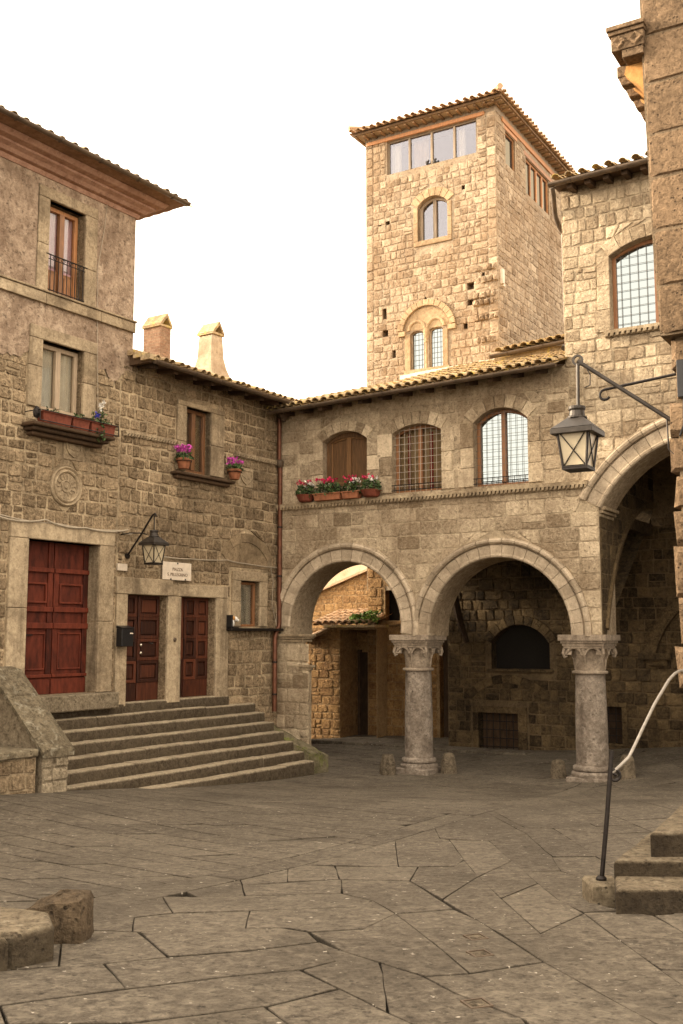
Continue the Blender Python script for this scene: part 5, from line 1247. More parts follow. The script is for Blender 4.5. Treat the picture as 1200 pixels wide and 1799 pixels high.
    m = MB(); voussoirs(m, .985, 1.89, 14.42, 14.66, .24, 7, yT - .03, yT + .1); stone_frame(m, .99, 1.885, 13.45, 14.42, .12, .12, 0, .14, y0=yT - .035, y1=yT + .1); m.build('window_surround', M['tower_trim'], t, bevel=.008)
    # the two light window under its round hood
    m = MB(); voussoirs(m, .53, 1.93, 11.0, 11.62, .16, 13, yT - .08, yT + .1); m.box(.40, .60, yT - .08, yT + .1, 10.86, 10.99); m.box(1.88, 2.10, yT - .08, yT + .1, 10.86, 10.99)
    for a, b_ in ((.735, 1.13), (1.29, 1.70)):
        mid_ = (a + b_) / 2; rr = (b_ - a) / 2
        for k in range(6): m.sweep_arc(mid_, 10.99, math.pi * k / 6, math.pi * (k + 1) / 6, [(rr, yT + .1), (rr, yT - .02), (rr + .03, yT - .045), (rr + .075, yT - .045), (rr + .09, yT - .01), (rr + .09, yT + .1)], 3)
        m.prism([(mid_ + rr * math.cos(math.pi * k / 10), 10.995 + rr * math.sin(math.pi * k / 10)) for k in range(11)], yT + .02, yT + .1, .7)
    m.prism(seg_arch(.56, 1.90, 10.99, 11.0, 11.60), yT - .005, yT + .08, .55)
    m.box(.58, .733, yT - .03, yT + .1, 9.7, 10.90); m.box(1.702, 1.85, yT - .03, yT + .1, 9.7, 10.90)
    m.lathe([(.05, 9.85), (.05, 10.6), (.075, 10.64), (.055, 10.68), (.09, 10.82), (.10, 10.9), (.10, 10.985)], 1.21, yT + .03, 12, .6)
    m.box(.55, 1.9, yT - .06, yT + .1, 9.72, 9.9)
    m.build('window_surround', M['tower_trim'], t, bevel=.006)
    window_arch(t, .735, 1.13, 9.9, 10.90, 10.98, yT + .12, M['pale_wood'], M['glass_sky'], .03, (.10, .14, yT + .10, .003), leaves=1); window_arch(t, 1.29, 1.70, 9.9, 10.93, 11.01, yT + .12, M['pale_wood'], M['glass_sky'], .03, (.10, .14, yT + .10, .003), leaves=1)
    # side glazing
    s3 = MB(); s3.ring(g1, rect(.72, 1.34, 15.46, 16.30), .05, .12); s3.ring(g2, rect(2.22, 4.0, 15.19, 16.15), .05, .12)
    for k in (1, 2, 3): s3.box(2.17 + .47 * k - .03, 2.17 + .47 * k + .03, .04, .12, 15.19, 16.15)
    s3.box(.55, 1.5, -.02, .1, 16.36, 16.46); s3.box(2.0, 4.6, -.02, .1, 16.22, 16.34)
    s3.v = [tuple(K @ Vector(v)) for v in s3.v]; f = s3.build('window', M['orange_wood'], t)
    for q_ in ((.7, 1.36, .08, .09, 15.44, 16.32), (2.2, 4.02, .08, .09, 15.16, 16.18)):
        s3 = MB(); s3.box(*q_); s3.v = [tuple(K @ Vector(v)) for v in s3.v]; s3.build('pane', M['glass_amber'], f)
    s3 = MB(); s3.box(.5, 5, .5, 1.2, 15, 16.5); s3.v = [tuple(K @ Vector(v)) for v in s3.v]; s3.build('room', M['dark'], f)
    # roof: lintel beam, rafters, boards, tiles
    b = MB(); b.box(u0 - .27, u1 + .26, yT - .34, yT - .30, 16.79, 16.86)
    k = u0 - .20
    while k < u1 + .2: b.box(k, k + .06, yT - .29, yT + .3, 16.74, 16.80); k += .26
    q = MB(); q.box(-.34, 6.3, -.30, -.26, 16.79, 16.86); k = -.2
    while k < 6.2: q.box(k, k + .06, -.25, .3, 16.74, 16.80); k += .28
    n0 = len(b.v); b.v += [tuple(K @ Vector(v)) for v in q.v]; b.f += [tuple(i + n0 for i in f) for f in q.f]; b.t += q.t; b.m += q.m
    b.build('eaves_beams', M['rafter'], t, bevel=.005)
    b = MB(); b.box(u0 + .05, u1 - .3, yT - .05, yT + .12, 16.555, 16.66); b.build('lintel_beam', M['orange_wood'], t, bevel=.008)
    b = MB(); b.box(.4, 5.8, -.045, .1, 16.48, 16.62); b.v = [tuple(K @ Vector(v)) for v in b.v]; b.build('lintel_beam', M['orange_wood'], t, bevel=.008)
    b = MB(); b.box(u0 - .26, u1 + .25, yT - .295, yT + 6.3, 16.805, 16.84); b.box(u0 - .02, u1 + .02, yT + .02, yT + 6, 16.6, 16.80); b.build('soffit', M['pale_wood'], t)
    pit = R(19); r = MB(); wd = u1 - u0 + .9
    coppi(r, u0 - .33, u1 + .30, yT - .40, 16.85, 16.85, pit, lambda u: max(.16, min(2.4, u - (u0 - .42), u1 + .36 - u)), pit=.22, rad=.07)
    q = MB(); coppi(q, -.40, 6.3, -.34, 16.85, 16.85, pit, lambda u: max(.16, min(2.4, u + .45)), pit=.22, rad=.07)
    n0 = len(r.v); r.v += [tuple(K @ Vector(v)) for v in q.v]; r.f += [tuple(i + n0 for i in f) for f in q.f]; r.t += q.t; r.m += q.m
    a0 = (u0 - .33, yT - .40, 16.875); a1_ = (u1 + .32, yT - .40, 16.875); ap = ((u0 + u1) / 2, yT + 1.9, 17.7); ap2 = ((u0 + u1) / 2, yT + 4.1, 17.7); a2_ = (u1 + .32, yT + 6.4, 16.875); a3_ = (u0 - .33, yT + 6.4, 16.875)
    r.add([a0, a1_, a2_, a3_, ap, ap2], [(0, 1, 4), (1, 2, 5, 4), (2, 3, 5), (3, 0, 4, 5)], .4)
    for a in (a0, a1_):
        e = Vector(a); d = Vector(ap) - e
        for k in range(8):
            p0 = e + d * (k / 8) + Vector((0, 0, .10 + (.05 if k == 0 else 0))); p1 = e + d * ((k + 1.25) / 8) + Vector((0, 0, .09)); r.tube([p0, p1], [.085, .065], 8)
    r.build('roof', M['tile_far'], t)
    m = MB(); m.hexa([(.55, yT - .10, 9.62), (4.6, yT - .10, 9.82), (4.6, yT, 9.82), (.55, yT, 9.62), (.55, yT - .06, 9.72), (4.6, yT - .06, 9.95), (4.6, yT, 9.95), (.55, yT, 9.72)])
    for k in range(18): a = .55 + 2.75 * k / 18; z = 9.70 + .10 * k / 18; m.hexa([(a, yT - .30, z - .12), (a + .17, yT - .28, z - .11), (a + .17, yT - .08, z - .02), (a, yT - .08, z - .02), (a, yT - .28, z + .02 + rnd.uniform(-.02, .02)), (a + .17, yT - .26, z + .02), (a + .17, yT - .02, z + .10), (a, yT - .02, z + .10)], .8)
    m.build('flashing', M['flash'], t)
    b = MB(); b.box(.10, .22, -.10, 0, 11.9, 12.3); b.box(.17, .30, -.08, 0, 11.85, 11.92); b.v = [tuple(K @ Vector(v)) for v in b.v]; b.build('meter_box', M['white'], t, bevel=.01)
M['glass_tower'] = glass_mat('tower_glass', .15, True, (.74, .74, .84)); M['rafter'] = plain_mat('rafter_wood', (.24, .145, .075), .7, 0, .4, 6, .2, .2, .4); M['glass_amber'] = glass_mat('amber_glass', .10, False, (.95, .80, .56))
M['tower_trim'] = stone_mat('tower_trim', (.27, .18, .10), (.50, .36, .21), (.5, .4, .2), 26, .4, .015, (.2, .13, .07), .5, 1.6, .3)
tower()

# ================================================================== the court seen through the left arch
def court():
    s = thing('stone_shed', 'small stone shed with a tiled roof and dark doorway, seen through the left arch', 'shed', F, (-.6, 4.9, .1))
    y = 4.62; b = MB(); dr = rect(-1.14, -.04, -.3, 2.95)
    b.plate([(-2.3, -.4), (-.02, -.4), (-.02, 3.0), (-2.3, 3.0)], [dr], y); masonry(b, -2.3, -1.15, -.3, 2.98, (), (.16, .26), (.14, .36), .016, .020, .018, 61, y0=y, dark=.2)
    reveal(b, dr, y + .9, y, .2); b.add([(-1.2, y + .9, -.3), (0, y + .9, -.3), (0, y + .9, 3.1), (-1.2, y + .9, 3.1)], [(0, 1, 2, 3)], .3, 0)
    b.add([(-.02, y, -.4), (-.02, y + 1, -.4), (-.02, y + 1, 3), (-.02, y, 3)], [(0, 1, 2, 3)], .3, 1); b.add([(-2.3, y, -.4), (-2.3, y + 1.6, -.4), (-2.3, y + 1.6, 3), (-2.3, y, 3)], [(0, 1, 2, 3)], .3, 1)
    b.build('wall', M['court'], s)
    d = MB(); d.box(-1.0, -.30, y + .82, y + .88, .1, 2.35); d.box(-1.06, -.98, y + .78, y + .89, .1, 2.42); d.box(-.32, -.24, y + .78, y + .89, .1, 2.42); d.build('door', M['dark_wood'], s)
    c = MB(); c.box(-1.55, .04, y - .18, y + 1.0, 3.005, 3.08, .7); c.build('roof_slab', M['tile'], s, bevel=.01)
    r = MB(); coppi(r, -2.0, -.1, y - .12, 3.06, 3.10, R(14), 1.5, pit=.2); q = MB(); coppi(q, y - .2, y + 1.5, 0, 0, 0, R(24), .75, pit=.2)
    mt = Matrix.Translation((-2.15, 0, 2.62)) @ Matrix(((0, 1, 0, 0), (1, 0, 0, 0), (0, 0, 1, 0), (0, 0, 0, 1)))
    r.add([mt @ Vector(p) for p in q.v], q.f, .7); r.build('roof', M['tile_far'], s)
    g = MB()
    for _ in range(320):
        q_ = rnd.random(); p = (-.75 + .75 * q_ + rnd.gauss(0, .05), y + rnd.uniform(-.1, .3), 3.12 + rnd.random() * .16 * (1 + q_)); g.leafquad((p[0], p[1] - .1, p[2] + .03), rnd.uniform(.04, .09), rnd.random())
    o = g.build('weed_tuft', M['grass'], None, F, (-.3, y, 3.1)); tag(o, 'tuft of bright green weeds growing on the shed roof', 'plant')
    h = thing('rear_house', 'sunlit orange stone gable wall behind the shed in the courtyard', 'house', F, (-4, 8.2, 0)); b = MB(); y = 8.2
    outer = [(-9, -.3), (-1.2, -.3), (-1.2, 5.0), (-2.2, 4.78), (-4.2, 4.08), (-5.4, 3.5), (-9, 3.5)]
    b.plate(outer, [], y); tp = lambda u: np.interp(u, [-9, -5.4, -4.2, -2.2, -1.2], [3.5, 3.5, 4.08, 4.78, 5.0]); masonry(b, -9, -1.22, -.3, 5.0, (), (.14, .24), (.14, .40), .010, .014, .016, 62, y0=y, top=tp, dark=.05)
    b.prism(outer, y + .01, y + .4, .5, True, 1); b.build('wall', M['court'], h)
    c = MB()
    for i in range(9): a = -5.4 + 4.2 * i / 9; bb = a + 4.2 / 9 - .01; c.hexa([(a, y - .10, tp(a)), (bb, y - .10, tp(bb)), (bb, y + .4, tp(bb)), (a, y + .4, tp(a)), (a, y - .10, tp(a) + .07), (bb, y - .10, tp(bb) + .07), (bb, y + .4, tp(bb) + .07), (a, y + .4, tp(a) + .07)])
    c.build('coping', M['tile_far'], h)
    h = thing('pale_rear_house', 'pale rendered wall rising behind the orange gable in the courtyard', 'house', F, (-4, 10.5, 0)); b = MB(); b.box(-12, -.66, 10.5, 11.2, -.3, 6.9, .6); b.build('wall', M['court_plaster'], h)
    b = MB(); b.box(-12, -.5, 10.3, 11.3, 6.905, 7.02); b.build('roof', M['tile_far'], h)
    k = MB(); u = -1.9
    while u < 2.2: e = u + rnd.uniform(.5, .9); k.box(u, e - .012, 3.35 + rnd.uniform(-.02, .02), 3.62, -.1, .17 + rnd.uniform(-.01, .01)); u = e
    o = k.build('kerb', M['pave'], None, F, (.2, 3.5, 0), bevel=.02); tag(o, 'low stone kerb across the passage under the left arch', 'kerb')
M['court_plaster'] = stone_mat('court_plaster', (.50, .36, .22), (.66, .52, .36), (.5, .4, .3), 12, .3, .01, (.45, .28, .15), .5, 1.4, 0)
court()

# ================================================================== near house on the right
def near_house():
    h = thing('near_house', 'big near stone house cut off by the right edge, its upper wall overhanging rough quoins', 'house', N, (.6, 0, 1.2))
    lef = lambda z: np.interp(z, [5.53, 6.386, 7.888, 8.908, 10.5], [-.003, -.041, -.076, -.085, -.10])
    w = MB(); up = [(lef(z), z) for z in (5.53, 6.4, 7.9, 8.9, 10.5)]
    w.prism(up + [(4, 10.5), (4, 5.53)], -.10, 1.3, .5, True, 1); masonry(w, 0, 4, 5.54, 10.5, (), (.42, .56), (.38, .75), .022, .016, .006, 71, y0=-.10, left=lambda z: float(lef(z)) + .004, dark=.1, split=.02)
    # rough lower part: irregular quoins
    rg = random.Random(4); pts = [(2480 / 1000, .04), (1.0, .05), (3.0, .03), (3.5, .0), (3.62, .03), (3.9, .045), (4.02, .015), (4.15, .04), (4.3, .03), (4.72, .046), (5.0, .06), (5.28, .056), (5.5, .03)]
    pts = sorted((z, u) for z, u in [(p[0], p[1]) for p in pts]); lz = [p[0] for p in pts]; lu = [p[1] for p in pts]
    w.box(.10, 4, .02, 1.3, .6, 5.528, .5, 1)
    z = 1.0
    while z < 5.5:
        hgt = rg.uniform(.28, .5); zt = min(z + hgt, 5.52); ul = float(np.interp((z + zt) / 2, lz, lu)) + rg.uniform(-.035, .03); wd = rg.uniform(.35, .7)
        zz0, zz1 = z + .012, zt - .012; v = []; nn = 4
        for (yy, e) in ((-.02, .035), (.03, 0.0), (.5, 0.0), (.9, .02)):
            for (uu, z_) in ((ul + e, zz0 + e), (ul + wd, zz0 + e), (ul + wd, zz1 - e), (ul + e, zz1 - e)): v.append((uu + rg.uniform(-.018, .018), yy + rg.uniform(-.015, .015), z_ + rg.uniform(-.015, .015)))
        f = [(j * 4 + i, j * 4 + (i + 1) % 4, j * 4 + 4 + (i + 1) % 4, j * 4 + 4 + i) for j in range(3) for i in range(4)] + [(0, 1, 2, 3), (15, 14, 13, 12)]
        w.add(v, f, rg.random()); stone(w, (ul + wd + .02, zz0), (ul + wd + .5, zz0), (ul + wd + .5, zz1), (ul + wd + .02, zz1), .03, .01, rg, y0=.02); z = zt
    w.build('wall', M['near'], h)
    # cornice along its left flank, running back, on small corbels
    c = MB(); z0, z1 = 8.47, 8.575
    c.box(-.385, -.02, -.22, 3.6, 8.555, 8.60, .6); c.box(-.372, -.03, -.20, 3.6, 8.515, 8.553, .4); c.box(-.35, -.04, -.18, 3.6, 8.36, 8.513, .5); c.box(-.25, -.05, -.17, 3.6, 8.28, 8.358, .5)
    for k in range(2):      # carved lozenges on the end
        cu = -.275 + .16 * k; q = [(cu - .078, 8.437), (cu, 8.365), (cu + .078, 8.437), (cu, 8.51)]; a = [(p[0], -.185, p[1]) for p in q]
        c.add(a + [(p[0] + (cu - p[0]) * .22, -.205, p[1] + (8.437 - p[1]) * .22) for p in q] + [(cu, -.182, 8.437)], [(0, 1, 5, 4), (1, 2, 6, 5), (2, 3, 7, 6), (3, 0, 4, 7), (4, 5, 8), (5, 6, 8), (6, 7, 8), (7, 4, 8)], .8)
    c.build('cornice', M['near'], h, bevel=.004)
    d = MB(); y = .10
    while y < 3.5: d.box(-.38, -.24, y, y + .11, 8.24, 8.355); d.hexa([(-.34, y, 8.15), (-.22, y, 8.15), (-.22, y + .11, 8.15), (-.34, y + .11, 8.15), (-.37, y, 8.238), (-.22, y, 8.238), (-.22, y + .11, 8.238), (-.37, y + .11, 8.238)]); y += .26
    d.build('corbel', M['near'], h, bevel=.008)
    o = MB(); o.hexa([(-.28, .0, 8.20), (-.07, .0, 7.98), (-.07, 3.6, 7.98), (-.28, 3.6, 8.20), (-.26, .0, 8.28), (-.05, .0, 8.28), (-.05, 3.6, 8.28), (-.26, 3.6, 8.28)]); o.build('cornice_cove', M['orange_glow_and_paint'], h)  # orange sunlight under the cornice put into the cove's colour
    # steps
    st = thing('entrance_steps', 'three rough stone steps at the right edge, beneath the handrail', 'steps', W, (2.6, 8, 1))
    x1 = 6.0
    def tread(pts, z, t, name='step', mat='step_dark'):
        m = MB(); n = len(pts); zb = z - t
        v = [(x, y, zb) for x, y in pts] + [(x, y, z - .02) for x, y in pts]; cx = sum(p[0] for p in pts) / n; cy = sum(p[1] for p in pts) / n
        v += [(x + (cx - x) * .012, y + (cy - y) * .012, z + rnd.uniform(-.006, .006)) for x, y in pts]
        m.add(v, [(k * n + i, k * n + (i + 1) % n, k * n + n + (i + 1) % n, k * n + n + i) for k in (0, 1) for i in range(n)] + [tuple(range(2 * n, 3 * n)), tuple(range(n - 1, -1, -1))]); 
        for k in range(2 * n): m.m[k] = .85; m.t[k] = .3  # faces below the top coloured dark in place of shade
        m.build(name, M[mat], st, bevel=.006)
    def at(px, py, z): d = ray(px, py); t = (z - EYE) / d[2]; return (d[0] * t, t)
    def sub(p, q, n=4, j=.012): return [(p[0] + (q[0] - p[0]) * i / n + (rnd.uniform(-j, j) if i else 0), p[1] + (q[1] - p[1]) * i / n + (rnd.uniform(-j, j) if i else 0)) for i in range(n)]
    za = 1.08; a, b = at(1081, 1563, za), at(1079, 1531, za); e = (x1, a[1] + .05); tread(sub(a, e, 8) + [e, (x1, b[1] + .4), (b[0] + .5, b[1] + .02)] + sub(b, a, 3), za, .35)
    zb = 1.19; a, b = at(1078, 1512, zb), at(1141, 1461, zb); e = (x1, a[1] - .05); tread(sub(a, e, 8) + [e, (x1, b[1])] + sub(b, a, 4), zb, .45)
    zc = 1.36; a, b = at(1142, 1463, zc), at(1200, 1408, zc); e = (x1, a[1] - .05); tread(sub(a, e, 8) + [e, (x1, b[1] + .3)] + sub(b, a, 4), zc, .6)
    # post block
    p = gpx(1055, 1560); m = MB(); zt = 1.02; x, y = at(1054, 1546, zt)
    m.box(x - .10, x + .14, y - .12, y + .16, .6, zt); m.build('post_block', M['step_dark'], st, bevel=.02)
    # handrail
    r = thing('handrail', 'worn metal handrail on a leaning dark post beside the right-hand steps', 'handrail', W, (x, y, zt))
    ht = MB(); ht.tube([(x + .01, y, zt - .02), (x + .065, y, zt + .45), (x + .12, y + .02, zt + .93)], .017, 10); ht.lathe([(.04, zt - .005), (.04, zt + .015), (.025, zt + .03)], x + .01, y, 12); ht.build('post', M['iron'], r, smooth=True)
    def wy(px, py, yy): d = ray(px, py); return (d[0] * yy, yy, EYE + d[2] * yy)
    top = Vector((x + .12, y + .02, zt + .93)); y0 = top.y
    P = [wy(1074, 1359, y0 + .02), wy(1090, 1345, y0 + .02), wy(1105, 1330, y0 + .06), wy(1115, 1310, y0 + .12), wy(1130, 1278, y0 + .25), wy(1150, 1237, y0 + .45), wy(1175, 1195, y0 + .68), wy(1185, 1184, y0 + .74), wy(1193, 1179, y0 + .78), wy(1206, 1177, y0 + .86)]
    hr = MB(); hr.tube(P, .012, 10); hr.build('rail', M['steel'], r, smooth=True)
    sc = MB(); cc = Vector(wy(1080, 1362, y0 + .02)); sc.tube([(cc.x + .04 * math.cos(a), cc.y, cc.z + .04 * math.sin(a)) for a in [R(130) - k * .5 for k in range(13)]] + [(cc.x + .015, cc.y, cc.z)], .012, 7); sc.build('scroll', M['iron'], r, smooth=True)
    # iron rod
    rod = MB(); ru = [N.px(1170, 658), N.px(1056, 681)]
    rod.tube([(ru[0][0] + .1, .1, ru[0][1] + .02), (ru[1][0], .1, ru[1][1])] + [(ru[1][0] + .005 - .05 * math.sin(a), .1, ru[1][1] - .05 + .05 * math.cos(a)) for a in (.6, 1.2, 1.8, 2.4, 3.0, 3.6, 4.2)], .014, 8)
    o = rod.build('iron_rod', M['iron'], None, N, (ru[0][0], .1, ru[0][1]), smooth=True); tag(o, 'black iron rod with a curled tip sticking out of the right-hand house', 'rod')
    # street lamp
    l_ = thing('street_lamp', 'large hanging lantern on a slanting arm from the right-hand house', 'lamp', N, (-.82, 0, 4.38))
    a = MB(); a.tube([(.12, .12, 4.70), (-.82, 0, 5.43)], .020, 10); a.ring([(-.82 + .055 * math.cos(k * .5236), 5.44 + .055 * math.sin(k * .5236)) for k in range(12)], [(-.82 + .035 * math.cos(k * .5236), 5.44 + .035 * math.sin(k * .5236)) for k in range(12)], -.012, .012)
    a.tube([(-.82, 0, 5.40), (-.828, 0, 4.96)], .018, 8); a.build('arm', M['lead'], l_, smooth=True)
    wr = MB(); wr.tube([(-.74, 0, 5.36), (-.70, .0, 5.28), (-.705, 0, 5.18), (-.76, 0, 5.16)], .006, 5); wr.tube([(-.02, .1, 4.80), (.0, .05, 4.5), (.08, .0, 4.42), (.16, .0, 4.5), (.20, 0, 4.8)], .008, 5); wr.build('cable', M['iron'], l_)
    lantern(l_, (-.84, 0, 4.385), .385, .60, 1.0)
    bx = MB(); bx.box(.12, .3, -.06, .05, 4.95, 5.30); bx.tube([(.17, -.03, 4.95), (.16, -.03, 4.7), (.12, -.02, 4.6)], .012, 6); bx.build('junction_box', M['black'], l_, bevel=.01)
M['orange_glow_and_paint'] = stone_mat('orange_glow_and_paint', (.42, .20, .06), (.60, .33, .12), (.5, .3, .1), 14, .4, .015, (.35, .16, .05), .5, 3, 0)  # sunlight painted on the cove; plain orange on the figurine
near_house()

# ================================================================== left foreground kerb stones
def fg_stones():
    def at(px, py, z): d = ray(px, py); t = (z - EYE) / d[2]; return (d[0] * t, t)
    zt = 1.22; a = at(96, 1622, zt); b = at(88, 1601, zt); c = at(26, 1640, zt); bx = at(-80, 1600, zt)
    def block(pts, z, zb, mat, lab, cat, name):
        m = MB(); n = len(pts); cx = sum(p[0] for p in pts) / n; cy = sum(p[1] for p in pts) / n; v = [(x, y, zb) for x, y in pts] + [(x, y, z - .03) for x, y in pts] + [(x + (cx - x) * .05, y + (cy - y) * .05, z + rnd.uniform(-.008, .008)) for x, y in pts]
        m.add(v, [(k * n + i, k * n + (i + 1) % n, k * n + n + (i + 1) % n, k * n + n + i) for k in (0, 1) for i in range(n)] + [tuple(range(2 * n, 3 * n))]); 
        for k in range(2 * n): m.m[k] = .75  # sides painted darker than the top, as if unlit
        o = m.build(name, M[mat], None, W, (cx, cy, zb + .3), bevel=.01); tag(o, lab, cat)
    d0 = at(0, 1590, zt)
    block([c, a, b, at(30, 1592, zt), (c[0] - .9, b[1] + .3), (c[0] - .9, c[1] + .02), (c[0] - .02, c[1] + .005)], zt, .7, 'step_dark', 'flat dark kerbstone in the left foreground beside the boulder', 'kerbstone', 'kerbstone')
    c2 = at(23, 1641, zt); block([(c2[0] - 1.2, c2[1] - .35), (c2[0] - .35, c2[1] - .22), (c2[0] - .01, c2[1] - .012), (c2[0] - .06, c2[1] + .0), (c2[0] - 1.2, c2[1] + .01)], zt - .01, .7, 'step_dark', 'rounded kerbstone cut off by the left edge, nearest the camera', 'kerbstone', 'kerbstone')
    m = MB(); ctr = at(92, 1622, 1.10); cx, cy = ctr[0], ctr[1] + .12; base = gz(cx, cy) - .1
    n = 16; v = []; lay = [(base, 1.0, 0), (base + .14, .99, 0), (1.10, .98, 0), (1.18, .96, .02), (1.222, .90, .05), (1.240, .68, .06), (1.243, .25, .05)]
    for z, k, dr_ in lay:
        for i in range(n):
            an = 2 * math.pi * i / n; q = k * (1 + rnd.uniform(-.05, .05)); ca, sa = math.cos(an), math.sin(an); sq = 1 / max(abs(ca), abs(sa)) ** .75
            v.append((cx + .20 * q * ca * sq, cy + .18 * q * sa * sq, z + (rnd.uniform(-.014, .014) if z > 1.15 else 0) - dr_ * max(0, -ca * k) * 1.6))
    f = [(j * n + i, j * n + (i + 1) % n, (j + 1) * n + (i + 1) % n, (j + 1) * n + i) for j in range(len(lay) - 1) for i in range(n)] + [tuple((len(lay) - 1) * n + i for i in range(n))]
    m.add(v, f, .45); o = m.build('boulder', M['boulder'], None, W, (cx, cy, base + .1), smooth=False); tag(o, 'rough pitted boulder set at the end of the kerb, left foreground', 'boulder')
    # small square covers let into the paving
    for px, py, lab in ((836, 1647, 'small square metal cover in the paving, farthest of the three'), (843, 1676, 'small square metal cover in the paving, middle one, just nearer than the farthest'), (838, 1764, 'small square metal cover in the paving, nearest the camera')):
        x, y = gpx(px, py); z = gz(x, y); m = MB(); w = .06
        ang = .35; ca, sa = math.cos(ang), math.sin(ang)
        def rr(hw, z0, z1): return [(x + ca * a - sa * b, y + sa * a + ca * b, q) for q in (z0, z1) for a, b in ((-hw, -hw), (hw, -hw), (hw, hw), (-hw, hw))]
        e = thing('access_cover', lab, 'cover', W, (x, y, z), 'small square covers in the paving')
        for s0 in range(4):
            a0 = [(-w, -w), (w, -w), (w, w), (-w, w)]; p, q_ = a0[s0], a0[(s0 + 1) % 4]; k = .82
            pts = [p, q_, (q_[0] * k, q_[1] * k), (p[0] * k, p[1] * k)]; m.hexa([(x + ca * a - sa * b, y + sa * a + ca * b, zz) for zz in (z - .03, z + .007) for a, b in pts])
        m.build('rim', M['gutter'], e); m = MB(); m.hexa(rr(w * .80, z - .03, z + .002)); m.lathe([(w * .6, z + .0), (w * .6, z + .005), (w * .5, z + .007)], x, y, 16); m.build('lid', M['boulder_grey'], e)
M['boulder'] = stone_mat('boulder_stone', (.06, .04, .022), (.20, .142, .085), (.2, .15, .1), 26, 1.0, .04, (.05, .035, .02), .5, 5, .9)
fg_stones()

